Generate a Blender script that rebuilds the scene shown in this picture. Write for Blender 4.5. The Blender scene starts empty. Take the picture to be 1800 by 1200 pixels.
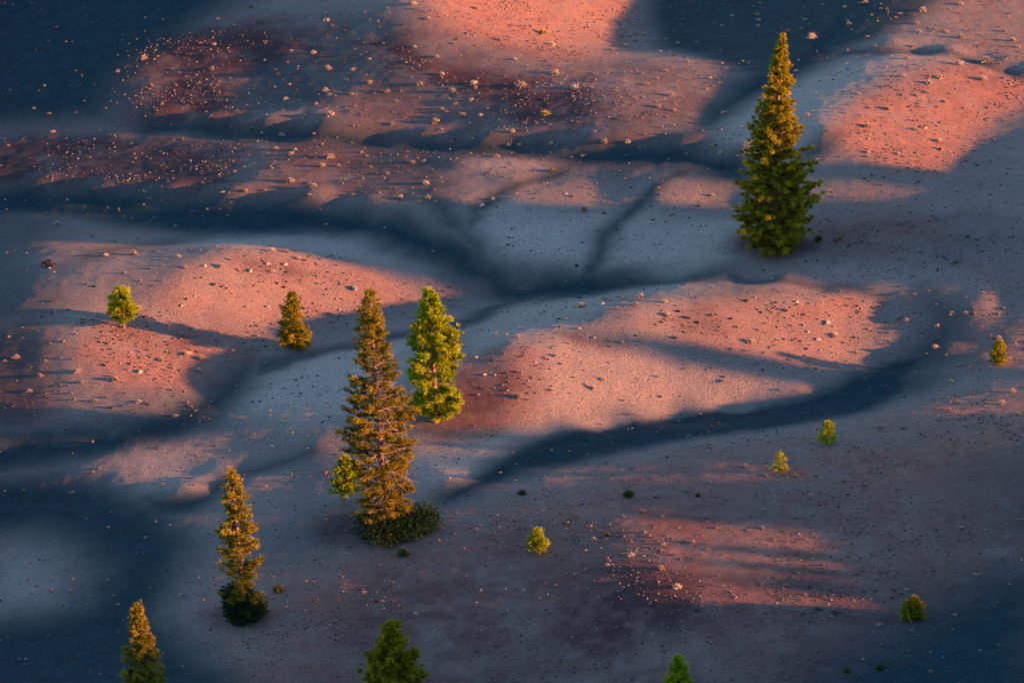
import bpy, math, random
import numpy as np
from mathutils import Vector

# ------------------------------------------------------------------ camera, sky, sun, exposure
scene = bpy.context.scene
EYE = Vector((0.0, -407.0, 190.0))
cam_data = bpy.data.cameras.new("camera"); cam = bpy.data.objects.new("camera", cam_data)
scene.collection.objects.link(cam); scene.camera = cam
cam.location = EYE
cam.rotation_euler = (-EYE).to_track_quat('-Z', 'Y').to_euler()
cam_data.sensor_width = 36.0
cam_data.lens = 18.0 / math.tan(math.radians(6.3))
cam_data.clip_start = 1.0; cam_data.clip_end = 12000.0

SUN_ELEV = math.radians(9.0)
SUN_SIDE = math.radians(12.0)                       # the sun stands right of the view and a little behind it
SX, SY = math.cos(SUN_SIDE), -math.sin(SUN_SIDE)
to_sun = Vector((SX * math.cos(SUN_ELEV), SY * math.cos(SUN_ELEV), math.sin(SUN_ELEV)))
world = bpy.data.worlds.new("World"); scene.world = world; world.use_nodes = True
wn = world.node_tree; bg = wn.nodes["Background"]
sky = wn.nodes.new("ShaderNodeTexSky"); sky.sky_type = 'NISHITA'; sky.sun_disc = False
sky.sun_elevation = SUN_ELEV
sky.sun_rotation = math.atan2(to_sun.x, to_sun.y)
sky.air_density = 1.0; sky.dust_density = 0.5; sky.ozone_density = 2.0; sky.altitude = 1500
wn.links.new(sky.outputs[0], bg.inputs[0]); bg.inputs[1].default_value = 0.09
sun_data = bpy.data.lights.new("sun", 'SUN'); sun_data.energy = 5.0; sun_data.angle = math.radians(1.1)
sun_data.color = (1.0, 0.34, 0.12)
sun = bpy.data.objects.new("sun", sun_data); scene.collection.objects.link(sun)
sun.rotation_euler = to_sun.to_track_quat('Z', 'Y').to_euler()
scene.view_settings.view_transform = 'Standard'; scene.view_settings.look = 'None'
scene.view_settings.gamma = 1.0; scene.view_settings.use_curve_mapping = False
scene.view_settings.exposure = 1.9

# ------------------------------------------------------------------ layout in metres; dune heights solved to give the wanted sun and shade
SPOT_X0,SPOT_Y0,SPOT_STEP=-90.0,-99.0,3.0
SPOT_CM="""
-6 -8 -11 -14 -20 -27 -35 -45 -55 -65 -74 -80 -84 -85 -83 -79 -75 -69 -63 -56 -49 -42 -34 -27 -18 -10 -1 8 18 28 39 50 62 74 87 100 115 132 150 171 193 217 241 260 267 256 224 177 126 83 51 30 17 9 5 3 1 1 0 0 0
-6 -8 -10 -14 -19 -26 -35 -45 -55 -66 -75 -82 -86 -87 -86 -83 -78 -72 -66 -59 -52 -45 -37 -29 -21 -12 -3 6 16 27 38 50 61 74 87 101 116 133 152 172 195 220 244 265 275 268 238 192 140 93 58 34 20 11 6 3 2 1 1 0 0
-6 -8 -10 -14 -19 -26 -35 -45 -57 -68 -79 -87 -92 -94 -93 -89 -84 -78 -72 -65 -57 -49 -41 -32 -24 -15 -5 5 15 27 38 50 63 76 90 104 120 138 157 179 203 229 256 280 297 294 266 216 157 105 65 39 22 12 7 4 2 1 1 0 0
-6 -8 -10 -14 -19 -27 -36 -47 -60 -73 -85 -95 -101 -104 -103 -99 -94 -88 -80 -73 -64 -56 -47 -37 -28 -18 -8 3 15 27 39 53 66 81 95 111 128 147 168 191 217 245 275 306 330 336 309 252 182 120 74 43 25 14 7 4 2 1 1 0 0
-6 -8 -10 -14 -20 -27 -38 -50 -65 -80 -95 -107 -115 -118 -118 -114 -108 -100 -92 -84 -74 -65 -55 -44 -34 -23 -11 1 14 27 42 56 72 88 104 121 140 160 184 210 238 270 304 340 375 394 372 304 216 139 84 49 28 15 8 5 2 1 1 0 0
-6 -8 -10 -14 -20 -29 -40 -54 -71 -89 -107 -122 -133 -138 -137 -133 -126 -118 -108 -98 -88 -77 -65 -53 -41 -29 -16 -2 12 28 45 61 79 98 116 135 156 179 205 235 266 303 343 385 428 461 453 374 260 163 97 56 31 17 9 5 3 1 1 1 0
-6 -8 -10 -15 -21 -30 -42 -58 -78 -100 -122 -142 -156 -163 -163 -158 -150 -140 -129 -117 -105 -92 -79 -65 -51 -36 -22 -6 11 29 49 68 87 110 132 152 176 203 232 265 302 342 386 432 480 523 533 454 313 192 112 64 35 19 11 6 3 2 1 1 0
-6 -8 -11 -15 -22 -32 -45 -63 -86 -113 -141 -167 -186 -195 -196 -190 -180 -168 -155 -141 -127 -112 -96 -81 -63 -46 -30 -11 8 29 52 75 97 122 148 172 199 229 261 298 336 378 423 471 521 567 590 526 368 226 130 73 40 22 12 6 3 2 1 1 0
-6 -8 -11 -15 -23 -33 -48 -69 -95 -127 -163 -197 -223 -236 -237 -230 -218 -203 -188 -171 -154 -136 -117 -99 -79 -59 -40 -18 4 28 54 80 105 133 161 190 219 252 287 324 362 403 448 494 543 589 618 574 419 260 150 83 46 25 13 7 4 2 1 1 0
-6 -8 -11 -16 -24 -35 -51 -74 -105 -143 -188 -232 -268 -287 -289 -279 -264 -245 -227 -207 -186 -165 -143 -122 -100 -77 -54 -30 -4 23 51 80 109 139 170 202 235 269 305 340 375 410 449 492 538 584 619 599 461 294 171 95 52 28 15 8 4 2 1 1 0
-7 -8 -11 -17 -25 -37 -55 -80 -115 -160 -215 -274 -324 -351 -352 -338 -318 -296 -273 -250 -226 -203 -179 -155 -129 -100 -73 -45 -16 15 46 78 111 145 180 215 251 288 317 345 364 382 421 467 515 564 607 608 492 324 192 108 59 31 17 9 5 3 1 1 1
-7 -9 -12 -17 -26 -39 -58 -86 -125 -178 -245 -321 -390 -427 -425 -406 -382 -357 -330 -304 -277 -249 -220 -189 -158 -125 -93 -59 -25 10 46 82 120 160 201 245 281 304 321 336 348 362 389 441 494 548 597 611 515 350 212 120 66 35 19 10 5 3 2 1 1
-7 -9 -12 -18 -27 -41 -61 -92 -135 -195 -275 -371 -464 -508 -504 -481 -452 -421 -389 -356 -322 -287 -255 -223 -177 -140 -103 -65 -27 13 53 95 139 185 234 281 300 311 321 328 335 345 373 429 486 543 594 616 534 374 231 133 73 40 21 11 6 3 2 1 1
-7 -9 -12 -18 -28 -42 -65 -98 -145 -213 -304 -420 -536 -584 -575 -545 -508 -469 -429 -390 -350 -312 -268 -225 -186 -146 -106 -64 -22 21 66 112 160 210 262 295 305 311 315 318 322 335 373 430 488 545 597 624 557 398 249 145 81 44 24 13 7 4 2 1 1
-7 -9 -13 -19 -29 -44 -68 -103 -155 -230 -333 -464 -595 -641 -624 -587 -543 -498 -454 -410 -367 -322 -276 -234 -192 -148 -104 -60 -14 32 79 127 177 227 279 297 303 304 305 306 311 330 379 436 493 549 601 633 580 422 267 157 88 48 26 14 7 4 2 1 1
-7 -9 -13 -19 -30 -46 -71 -109 -165 -247 -360 -504 -638 -678 -654 -612 -564 -516 -469 -422 -378 -327 -283 -238 -192 -147 -101 -54 -7 40 88 137 187 238 278 291 293 294 294 295 302 329 386 442 498 554 607 641 598 442 283 168 96 53 29 15 8 5 3 2 1
-7 -9 -13 -20 -30 -48 -74 -115 -175 -263 -386 -540 -671 -700 -671 -625 -576 -526 -477 -429 -382 -331 -285 -238 -191 -144 -97 -50 -3 45 93 141 190 239 275 283 283 283 284 286 298 339 394 449 505 561 613 649 612 460 299 179 103 57 31 17 9 5 3 2 1
-7 -9 -13 -20 -31 -49 -77 -120 -184 -279 -411 -574 -698 -715 -681 -634 -583 -533 -482 -432 -381 -332 -285 -237 -189 -142 -95 -48 -1 45 93 140 187 235 269 274 274 274 277 282 302 350 404 458 513 566 617 652 622 476 313 189 110 62 34 19 10 6 3 2 1
-7 -10 -13 -20 -32 -50 -80 -125 -194 -294 -434 -602 -719 -726 -689 -641 -589 -536 -483 -432 -382 -332 -284 -236 -189 -142 -96 -50 -3 42 88 134 180 226 258 262 263 267 272 281 312 362 413 463 513 563 611 647 627 491 326 199 116 66 37 20 11 6 3 2 1
-8 -10 -14 -20 -32 -52 -82 -130 -203 -309 -455 -624 -733 -733 -693 -642 -582 -531 -481 -431 -382 -331 -284 -237 -190 -144 -99 -53 -8 36 81 125 170 214 244 248 253 258 270 289 323 366 408 451 498 547 595 634 626 503 337 207 122 70 39 22 12 7 4 2 1
-8 -10 -14 -21 -33 -53 -85 -135 -211 -324 -476 -645 -741 -733 -686 -632 -580 -528 -480 -431 -383 -332 -286 -240 -194 -148 -104 -60 -16 27 71 114 157 199 229 237 248 265 286 309 332 356 381 425 475 526 575 617 616 506 344 214 127 74 42 23 13 7 4 3 2
-8 -10 -14 -21 -33 -53 -86 -139 -219 -338 -498 -668 -747 -730 -684 -632 -579 -530 -481 -432 -386 -335 -289 -243 -197 -153 -109 -66 -16 18 59 99 139 179 215 233 263 286 304 320 334 349 367 405 457 508 558 596 596 498 346 219 132 77 44 25 14 8 5 3 2
-8 -10 -14 -21 -33 -54 -88 -142 -226 -351 -518 -689 -754 -729 -682 -631 -580 -534 -483 -435 -389 -335 -290 -245 -202 -159 -117 -75 -47 9 38 81 118 156 192 230 273 293 305 318 330 344 359 396 447 496 534 559 558 480 343 221 136 80 47 27 15 8 5 3 2
-9 -11 -14 -21 -33 -54 -89 -145 -233 -362 -535 -704 -759 -731 -686 -634 -584 -532 -480 -422 -367 -339 -294 -251 -208 -167 -127 -89 -18 -10 29 76 106 136 173 210 247 275 289 304 321 339 360 402 442 475 496 511 511 455 336 222 138 83 49 28 16 9 5 3 2
-9 -11 -15 -21 -33 -54 -89 -146 -237 -373 -549 -714 -760 -732 -685 -632 -579 -527 -479 -432 -395 -340 -298 -255 -213 -174 -134 -96 -56 -50 8 29 69 105 142 178 205 233 256 279 304 332 369 405 424 440 453 463 465 426 325 220 140 86 51 30 17 10 6 4 2
-10 -12 -15 -22 -34 -54 -89 -147 -240 -381 -563 -718 -754 -723 -674 -622 -571 -523 -483 -398 -343 -356 -286 -257 -216 -176 -138 -101 -77 -57 -43 3 36 60 82 112 143 171 204 237 269 302 339 370 384 397 408 418 424 397 312 217 141 88 53 31 18 10 6 4 2
-10 -12 -16 -22 -34 -54 -88 -146 -241 -386 -573 -719 -743 -709 -659 -606 -550 -491 -429 -402 -380 -339 -342 -267 -204 -167 -118 -83 -74 -63 -47 -76 -7 5 32 55 77 100 130 164 199 235 280 313 329 345 360 375 387 371 299 214 142 90 55 32 19 11 7 4 3
-11 -13 -16 -23 -34 -54 -87 -144 -239 -386 -575 -712 -724 -685 -624 -552 -487 -429 -398 -382 -364 -335 -286 -225 -160 -136 -88 -53 -43 -34 -27 -47 -29 -85 -42 -23 4 28 57 88 120 154 196 235 263 287 310 333 351 344 287 210 143 92 57 34 20 12 7 4 3
-12 -14 -17 -24 -35 -54 -87 -142 -235 -379 -565 -692 -686 -633 -593 -541 -489 -438 -388 -361 -331 -299 -254 -210 -163 -115 -66 -15 4 17 32 10 -41 -88 -74 -115 -75 -70 -36 -2 34 75 119 142 188 231 262 285 305 310 273 207 144 94 58 35 21 12 7 5 3
-13 -15 -18 -25 -36 -55 -86 -140 -229 -368 -544 -663 -668 -628 -581 -528 -481 -438 -394 -373 -333 -285 -246 -199 -149 -97 -41 18 59 80 99 82 29 -23 -64 -113 -102 -155 -125 -85 -48 10 58 88 135 173 205 229 252 270 257 206 147 97 60 37 22 13 8 5 3
-14 -16 -20 -26 -38 -56 -86 -137 -222 -353 -513 -612 -609 -546 -493 -443 -396 -367 -344 -346 -319 -295 -252 -201 -146 -88 -25 42 101 141 172 148 101 57 16 -22 -49 -61 -60 -41 -82 -12 23 50 73 124 154 180 207 240 250 210 152 100 63 38 23 13 8 5 4
-15 -17 -21 -28 -40 -58 -87 -135 -214 -335 -475 -540 -522 -482 -437 -393 -356 -326 -303 -297 -310 -327 -275 -216 -153 -88 -22 46 115 172 221 202 156 111 73 56 53 39 18 -13 -48 -18 -19 18 60 113 131 160 195 240 262 223 160 105 66 40 24 14 9 6 4
-16 -18 -23 -30 -42 -60 -89 -134 -207 -314 -431 -471 -446 -403 -357 -308 -263 -246 -260 -292 -323 -350 -286 -228 -164 -100 -38 24 84 140 188 194 167 152 162 160 134 96 55 10 -33 -66 -76 5 60 89 142 181 231 288 306 249 173 112 69 41 25 15 9 6 4
-17 -20 -24 -32 -45 -64 -92 -135 -201 -293 -385 -402 -368 -319 -264 -204 -165 -187 -226 -269 -314 -340 -313 -242 -174 -111 -59 -11 33 80 120 158 199 256 275 244 203 160 115 70 24 -24 -26 -9 68 142 195 252 320 377 375 287 192 120 73 44 26 15 9 6 4
-18 -21 -26 -35 -48 -68 -96 -138 -199 -276 -342 -339 -297 -246 -193 -140 -120 -149 -193 -238 -285 -319 -277 -245 -210 -183 -112 -66 -19 31 74 127 185 242 268 271 254 222 181 136 92 48 41 102 163 252 271 347 417 468 449 333 215 132 78 46 27 16 10 6 4
-19 -23 -28 -38 -52 -73 -102 -144 -200 -266 -311 -294 -251 -203 -155 -115 -102 -119 -160 -201 -235 -259 -271 -265 -234 -203 -140 -130 -71 -31 18 65 114 157 192 211 221 224 218 203 184 148 130 186 247 301 371 438 501 545 516 381 243 145 85 49 29 17 10 7 5
-21 -24 -31 -41 -56 -79 -110 -152 -207 -267 -296 -272 -228 -182 -136 -105 -98 -105 -125 -153 -187 -224 -274 -316 -312 -274 -232 -190 -125 -114 -60 -23 17 58 99 134 156 172 176 171 149 182 244 273 328 386 445 505 561 600 572 428 272 161 93 53 31 18 11 7 5
-22 -26 -33 -44 -61 -85 -118 -162 -217 -276 -300 -271 -227 -170 -116 -89 -76 -65 -45 -56 -111 -171 -234 -296 -341 -338 -312 -279 -240 -197 -164 -122 -77 -33 8 46 76 102 110 197 204 238 283 330 380 433 487 542 594 633 612 472 302 178 102 58 33 19 11 7 5
-24 -28 -35 -48 -67 -93 -129 -175 -232 -290 -312 -278 -223 -162 -99 -63 -38 -16 5 14 -37 -98 -158 -217 -274 -325 -349 -347 -328 -294 -263 -198 -148 -99 -64 -28 57 136 143 183 224 267 312 358 406 455 505 557 606 645 635 505 329 195 111 62 35 20 12 8 5
-25 -30 -38 -52 -72 -102 -141 -191 -250 -307 -321 -279 -220 -158 -95 -53 -28 -12 12 36 30 -21 -78 -134 -188 -238 -284 -320 -326 -306 -278 -229 -118 -35 19 44 80 120 160 201 241 282 324 368 412 459 506 555 602 641 640 525 351 211 121 68 38 22 13 8 6
-26 -31 -40 -56 -78 -111 -154 -210 -274 -330 -333 -287 -230 -171 -113 -84 -63 -45 -24 1 30 19 -28 -85 -141 -194 -235 -233 -253 -207 -105 -87 -53 -22 26 64 101 137 173 208 243 281 320 362 404 447 491 537 583 623 631 535 367 225 130 73 41 23 14 9 6
-28 -33 -43 -60 -85 -121 -169 -231 -302 -360 -355 -310 -256 -201 -147 -121 -108 -107 -94 -73 -50 -49 -78 -129 -175 -202 -188 -202 -143 -136 -81 -46 -12 18 56 84 113 135 160 192 228 266 305 342 378 415 458 505 552 596 614 539 380 237 138 78 44 25 15 9 6
-29 -35 -46 -64 -91 -131 -185 -255 -334 -397 -390 -346 -294 -242 -201 -188 -185 -185 -183 -171 -152 -153 -170 -193 -186 -186 -179 -129 -62 -47 -35 -6 17 41 79 100 111 118 127 172 220 264 294 315 335 368 421 472 521 566 590 537 388 246 146 83 47 27 16 10 7
-31 -37 -48 -68 -98 -142 -203 -281 -370 -440 -435 -394 -347 -299 -266 -262 -266 -275 -277 -267 -236 -222 -216 -211 -201 -163 -122 -82 -74 -12 9 21 29 41 49 120 120 109 117 183 255 293 311 324 337 354 397 444 490 533 561 524 390 252 152 88 50 29 17 11 7
-32 -39 -51 -72 -104 -152 -220 -310 -411 -487 -486 -450 -407 -363 -333 -331 -333 -329 -325 -310 -290 -270 -247 -209 -163 -159 -55 -49 14 -20 38 44 45 46 93 132 144 135 160 215 270 313 340 346 344 340 360 403 448 491 524 503 385 255 156 92 53 30 18 11 7
-34 -41 -54 -76 -111 -163 -238 -339 -455 -538 -540 -506 -464 -421 -385 -375 -380 -381 -378 -344 -296 -252 -213 -185 -162 -71 -61 -21 2 17 29 41 44 49 80 156 173 185 192 258 309 345 369 360 326 298 307 353 399 445 483 477 377 255 159 95 55 32 19 12 8
-35 -43 -57 -80 -117 -174 -256 -368 -500 -589 -590 -556 -513 -464 -435 -423 -421 -402 -353 -310 -273 -267 -175 -94 -114 -84 -57 -30 -4 13 35 7 31 48 103 138 169 182 238 296 342 402 400 362 313 269 266 303 352 401 442 448 366 252 160 97 57 34 20 13 8
-37 -45 -60 -84 -124 -184 -273 -396 -540 -633 -631 -590 -554 -515 -483 -450 -414 -372 -355 -309 -183 -166 -153 -134 -119 -95 -68 -41 -14 8 17 17 35 59 93 124 170 190 327 339 392 462 425 371 317 264 239 260 311 360 403 415 349 245 159 98 59 35 21 13 9
-38 -47 -62 -89 -130 -194 -289 -422 -574 -665 -661 -627 -591 -543 -492 -449 -436 -350 -270 -267 -231 -182 -155 -142 -134 -111 -82 -46 1 21 21 16 19 51 88 153 247 256 296 345 398 444 429 380 326 273 231 235 275 323 363 373 324 235 156 99 60 36 22 14 10
-40 -49 -66 -93 -137 -204 -305 -445 -602 -684 -678 -637 -584 -550 -522 -404 -353 -340 -309 -277 -246 -195 -169 -158 -148 -122 -79 -53 -23 -7 -19 20 101 179 206 207 227 241 280 329 379 425 433 396 344 293 244 225 248 287 315 326 293 222 153 98 61 37 23 15 10
-42 -51 -69 -98 -144 -215 -319 -463 -620 -688 -674 -647 -563 -466 -449 -418 -385 -352 -321 -290 -260 -210 -174 -149 -138 -130 -107 -92 -64 49 64 95 136 183 207 214 218 211 261 301 350 400 429 416 371 322 274 236 238 260 275 281 262 209 148 97 61 38 23 15 11
-43 -53 -72 -103 -152 -226 -332 -476 -623 -673 -633 -574 -541 -501 -465 -429 -396 -363 -331 -300 -255 -209 -180 -160 -161 -160 -93 -29 -23 18 62 109 157 201 217 214 202 197 222 273 320 372 413 427 402 358 312 268 243 245 245 244 235 198 144 96 61 38 24 16 11
-44 -55 -75 -108 -160 -237 -347 -488 -619 -649 -620 -582 -544 -507 -472 -438 -404 -372 -323 -285 -254 -227 -219 -76 -49 -63 -69 -58 -20 29 77 125 170 203 216 205 189 174 187 240 292 340 391 422 425 396 354 312 275 261 250 235 224 193 142 95 61 38 24 16 12
-45 -57 -78 -113 -168 -250 -365 -504 -621 -644 -619 -586 -552 -518 -483 -444 -407 -357 -326 -301 -282 -136 -124 -81 -63 -58 -54 -37 4 54 96 130 158 184 197 187 171 158 158 202 256 306 356 402 420 411 378 343 323 292 276 266 244 198 142 94 60 38 24 17 12
-46 -59 -81 -118 -176 -263 -385 -529 -637 -655 -632 -602 -570 -531 -486 -443 -400 -383 -331 -216 -211 -172 -129 -87 -52 -41 -29 -5 37 74 100 122 139 156 169 165 151 138 142 181 219 274 317 364 386 389 373 339 280 333 330 315 280 213 145 94 60 38 25 17 12
-47 -60 -84 -123 -184 -277 -405 -559 -667 -681 -655 -619 -573 -526 -479 -433 -381 -305 -298 -265 -223 -182 -136 -91 -46 -23 7 38 60 80 97 108 113 121 133 131 122 111 115 157 189 232 277 320 350 344 327 283 310 320 324 322 297 226 150 95 60 38 25 17 12
-48 -62 -86 -127 -192 -290 -426 -587 -697 -704 -668 -620 -569 -517 -465 -412 -360 -320 -291 -261 -231 -186 -138 -94 -47 -3 38 57 68 81 88 90 89 83 85 85 80 74 77 105 140 183 218 260 288 275 336 303 309 309 309 305 288 229 154 97 60 38 25 17 13
-48 -63 -88 -132 -200 -303 -445 -609 -711 -708 -666 -615 -561 -506 -452 -399 -343 -312 -282 -254 -225 -179 -132 -83 -33 16 52 64 75 77 77 67 48 32 25 28 27 25 34 64 106 150 200 250 298 285 288 288 287 285 283 278 266 221 154 98 61 38 25 17 13
-48 -64 -90 -136 -207 -316 -464 -628 -714 -702 -657 -604 -549 -493 -439 -386 -332 -300 -271 -243 -213 -167 -115 -63 -16 32 66 84 88 81 58 24 -12 -40 -50 -42 -36 -27 -11 27 73 118 162 215 252 268 271 269 266 262 257 252 242 208 150 97 61 38 25 17 13
-48 -64 -92 -139 -214 -327 -482 -646 -714 -693 -646 -591 -535 -480 -426 -372 -318 -286 -256 -225 -194 -143 -88 -38 12 62 107 128 117 77 28 -25 -76 -113 -126 -114 -98 -80 -57 -8 41 91 140 191 232 251 254 250 246 241 236 230 220 194 144 96 61 38 25 17 13
-47 -64 -93 -142 -220 -338 -497 -657 -711 -684 -634 -579 -522 -467 -412 -357 -302 -268 -235 -201 -166 -107 -52 4 61 120 172 189 146 80 10 -59 -125 -176 -194 -178 -155 -128 -85 -35 14 64 115 168 210 232 237 233 228 222 217 211 202 180 137 93 60 38 25 17 13
-46 -64 -94 -145 -226 -347 -507 -662 -705 -673 -622 -566 -509 -453 -397 -342 -287 -246 -208 -170 -118 -61 -4 54 115 178 231 236 174 93 12 -70 -150 -218 -251 -239 -208 -162 -114 -64 -14 37 89 142 191 215 222 217 211 206 200 194 186 167 130 89 58 37 25 17 13
-45 -63 -94 -147 -231 -356 -517 -662 -695 -660 -608 -552 -496 -440 -386 -333 -281 -232 -182 -129 -76 -20 38 97 156 217 266 263 192 105 17 -71 -159 -241 -291 -284 -248 -197 -146 -95 -43 9 62 116 170 196 203 201 196 190 184 179 171 154 121 85 56 37 24 17 13
-43 -61 -93 -148 -235 -364 -527 -661 -683 -646 -594 -537 -481 -426 -372 -318 -265 -211 -156 -100 -45 11 68 125 181 238 281 273 198 108 18 -72 -161 -248 -313 -316 -284 -229 -176 -123 -69 -15 40 95 150 179 189 187 180 175 169 163 155 140 111 79 54 36 24 17 13
-41 -60 -92 -147 -237 -371 -537 -660 -671 -631 -577 -520 -464 -408 -352 -297 -242 -187 -132 -77 -21 34 89 142 194 245 282 272 195 105 16 -72 -160 -247 -321 -336 -309 -256 -200 -144 -88 -33 22 77 132 161 173 172 165 159 153 146 138 125 101 73 51 34 24 17 13
-38 -57 -89 -146 -238 -375 -543 -656 -657 -613 -558 -500 -442 -385 -329 -273 -218 -163 -110 -53 1 52 101 149 194 239 274 263 190 104 18 -68 -153 -239 -319 -347 -322 -272 -215 -158 -102 -46 9 64 118 148 159 156 148 141 134 127 119 108 89 67 47 33 23 17 13
-36 -54 -86 -143 -236 -375 -542 -645 -638 -591 -534 -475 -417 -360 -304 -248 -194 -140 -87 -33 16 61 103 142 179 216 250 250 189 109 26 -58 -142 -227 -308 -348 -325 -282 -223 -164 -107 -50 6 60 108 138 143 137 128 121 114 108 102 92 78 60 44 31 22 17 13
-33 -51 -82 -138 -232 -373 -536 -627 -613 -564 -507 -448 -390 -333 -277 -222 -167 -114 -63 -16 23 60 94 124 154 185 212 222 186 117 38 -44 -127 -211 -293 -339 -320 -277 -217 -157 -98 -42 11 56 94 117 120 116 109 103 98 92 87 79 67 54 41 30 21 16 13
-30 -47 -77 -131 -225 -367 -529 -604 -584 -534 -477 -418 -359 -301 -244 -189 -137 -89 -46 -11 20 51 79 104 129 153 175 185 170 123 53 -26 -109 -193 -275 -322 -304 -260 -197 -138 -83 -34 9 45 74 93 99 98 94 89 84 80 75 68 59 48 37 28 21 16 13
-28 -44 -72 -123 -214 -353 -512 -577 -553 -501 -442 -382 -322 -264 -210 -161 -117 -77 -43 -14 14 40 64 87 108 128 146 154 143 113 62 -6 -85 -168 -248 -295 -276 -233 -175 -122 -76 -36 0 31 56 74 82 84 82 78 74 70 65 60 52 43 34 26 20 16 13
-25 -40 -66 -114 -199 -330 -480 -542 -517 -464 -404 -344 -288 -236 -189 -148 -110 -76 -45 -18 7 30 53 73 92 110 124 131 124 100 60 7 -60 -137 -215 -261 -247 -210 -162 -116 -76 -41 -8 21 43 60 70 73 72 70 66 63 58 53 47 40 32 25 19 15 13
-23 -36 -60 -105 -182 -300 -434 -501 -481 -430 -373 -319 -269 -223 -181 -143 -108 -77 -47 -22 2 23 44 63 80 96 109 115 110 91 58 11 -46 -111 -180 -225 -223 -197 -156 -116 -78 -45 -14 13 34 50 60 65 65 64 61 58 54 49 44 37 31 24 19 15 13
-21 -33 -54 -95 -165 -270 -389 -464 -458 -414 -361 -311 -263 -220 -179 -142 -109 -78 -50 -25 -3 18 37 55 72 88 100 106 103 87 58 17 -36 -96 -157 -198 -207 -188 -155 -117 -81 -48 -19 7 28 44 54 60 61 60 58 55 51 47 42 36 30 24 19 15 13
-22 -29 -47 -82 -144 -242 -360 -446 -452 -413 -363 -312 -264 -221 -180 -144 -111 -81 -53 -29 -6 14 33 51 67 82 95 103 101 89 63 25 -24 -82 -142 -187 -201 -188 -157 -120 -85 -52 -23 2 24 40 51 57 59 58 56 53 50 46 42 36 30 24 19 15 13
"""
SHADE_RIDGE_CREST=[20.2,26.0,27.3,27.3,27.3,27.3,27.3,27.3,27.3,27.3,27.3,27.3,27.3,27.3,27.3,27.3,27.3,27.3,27.3,27.3,27.3,27.3,27.3,26.0,21.5,26.0,27.3,27.3,27.1,26.5,26.4,26.4,24.7,16.7,15.0,15.0,15.0,15.0,15.0,15.2,15.9,16.9,19.1,19.9,19.6,17.5,17.4,19.1,19.0,17.6,19.8,17.9,16.7,14.9,14.4,14.1,13.9,13.6,13.4,12.9,12.1,12.0,12.0,12.0,12.2,13.3,13.5,14.0,16.5,19.2,27.3,29.0,29.0,29.0,28.1,23.9,22.1,17.8,16.6,17.0,19.5,19.2,15.3,14.5,14.5,14.5,14.5,14.5,14.5,14.5,14.5,14.4,14.1,14.0,14.0,14.0,14.0,14.0,14.0,14.0,14.0,14.0,14.0,14.0,14.0,14.0,14.0,14.0,14.0,14.0,13.9,13.6,13.5,13.5,13.5,13.5,13.5,13.5,13.5,13.5,13.5,13.5,13.5,13.5,13.5,13.5,13.5,13.5,13.5,13.5,13.5]  # crest heights fitted so that this unseen ridge shades dunes and tree bases
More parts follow.
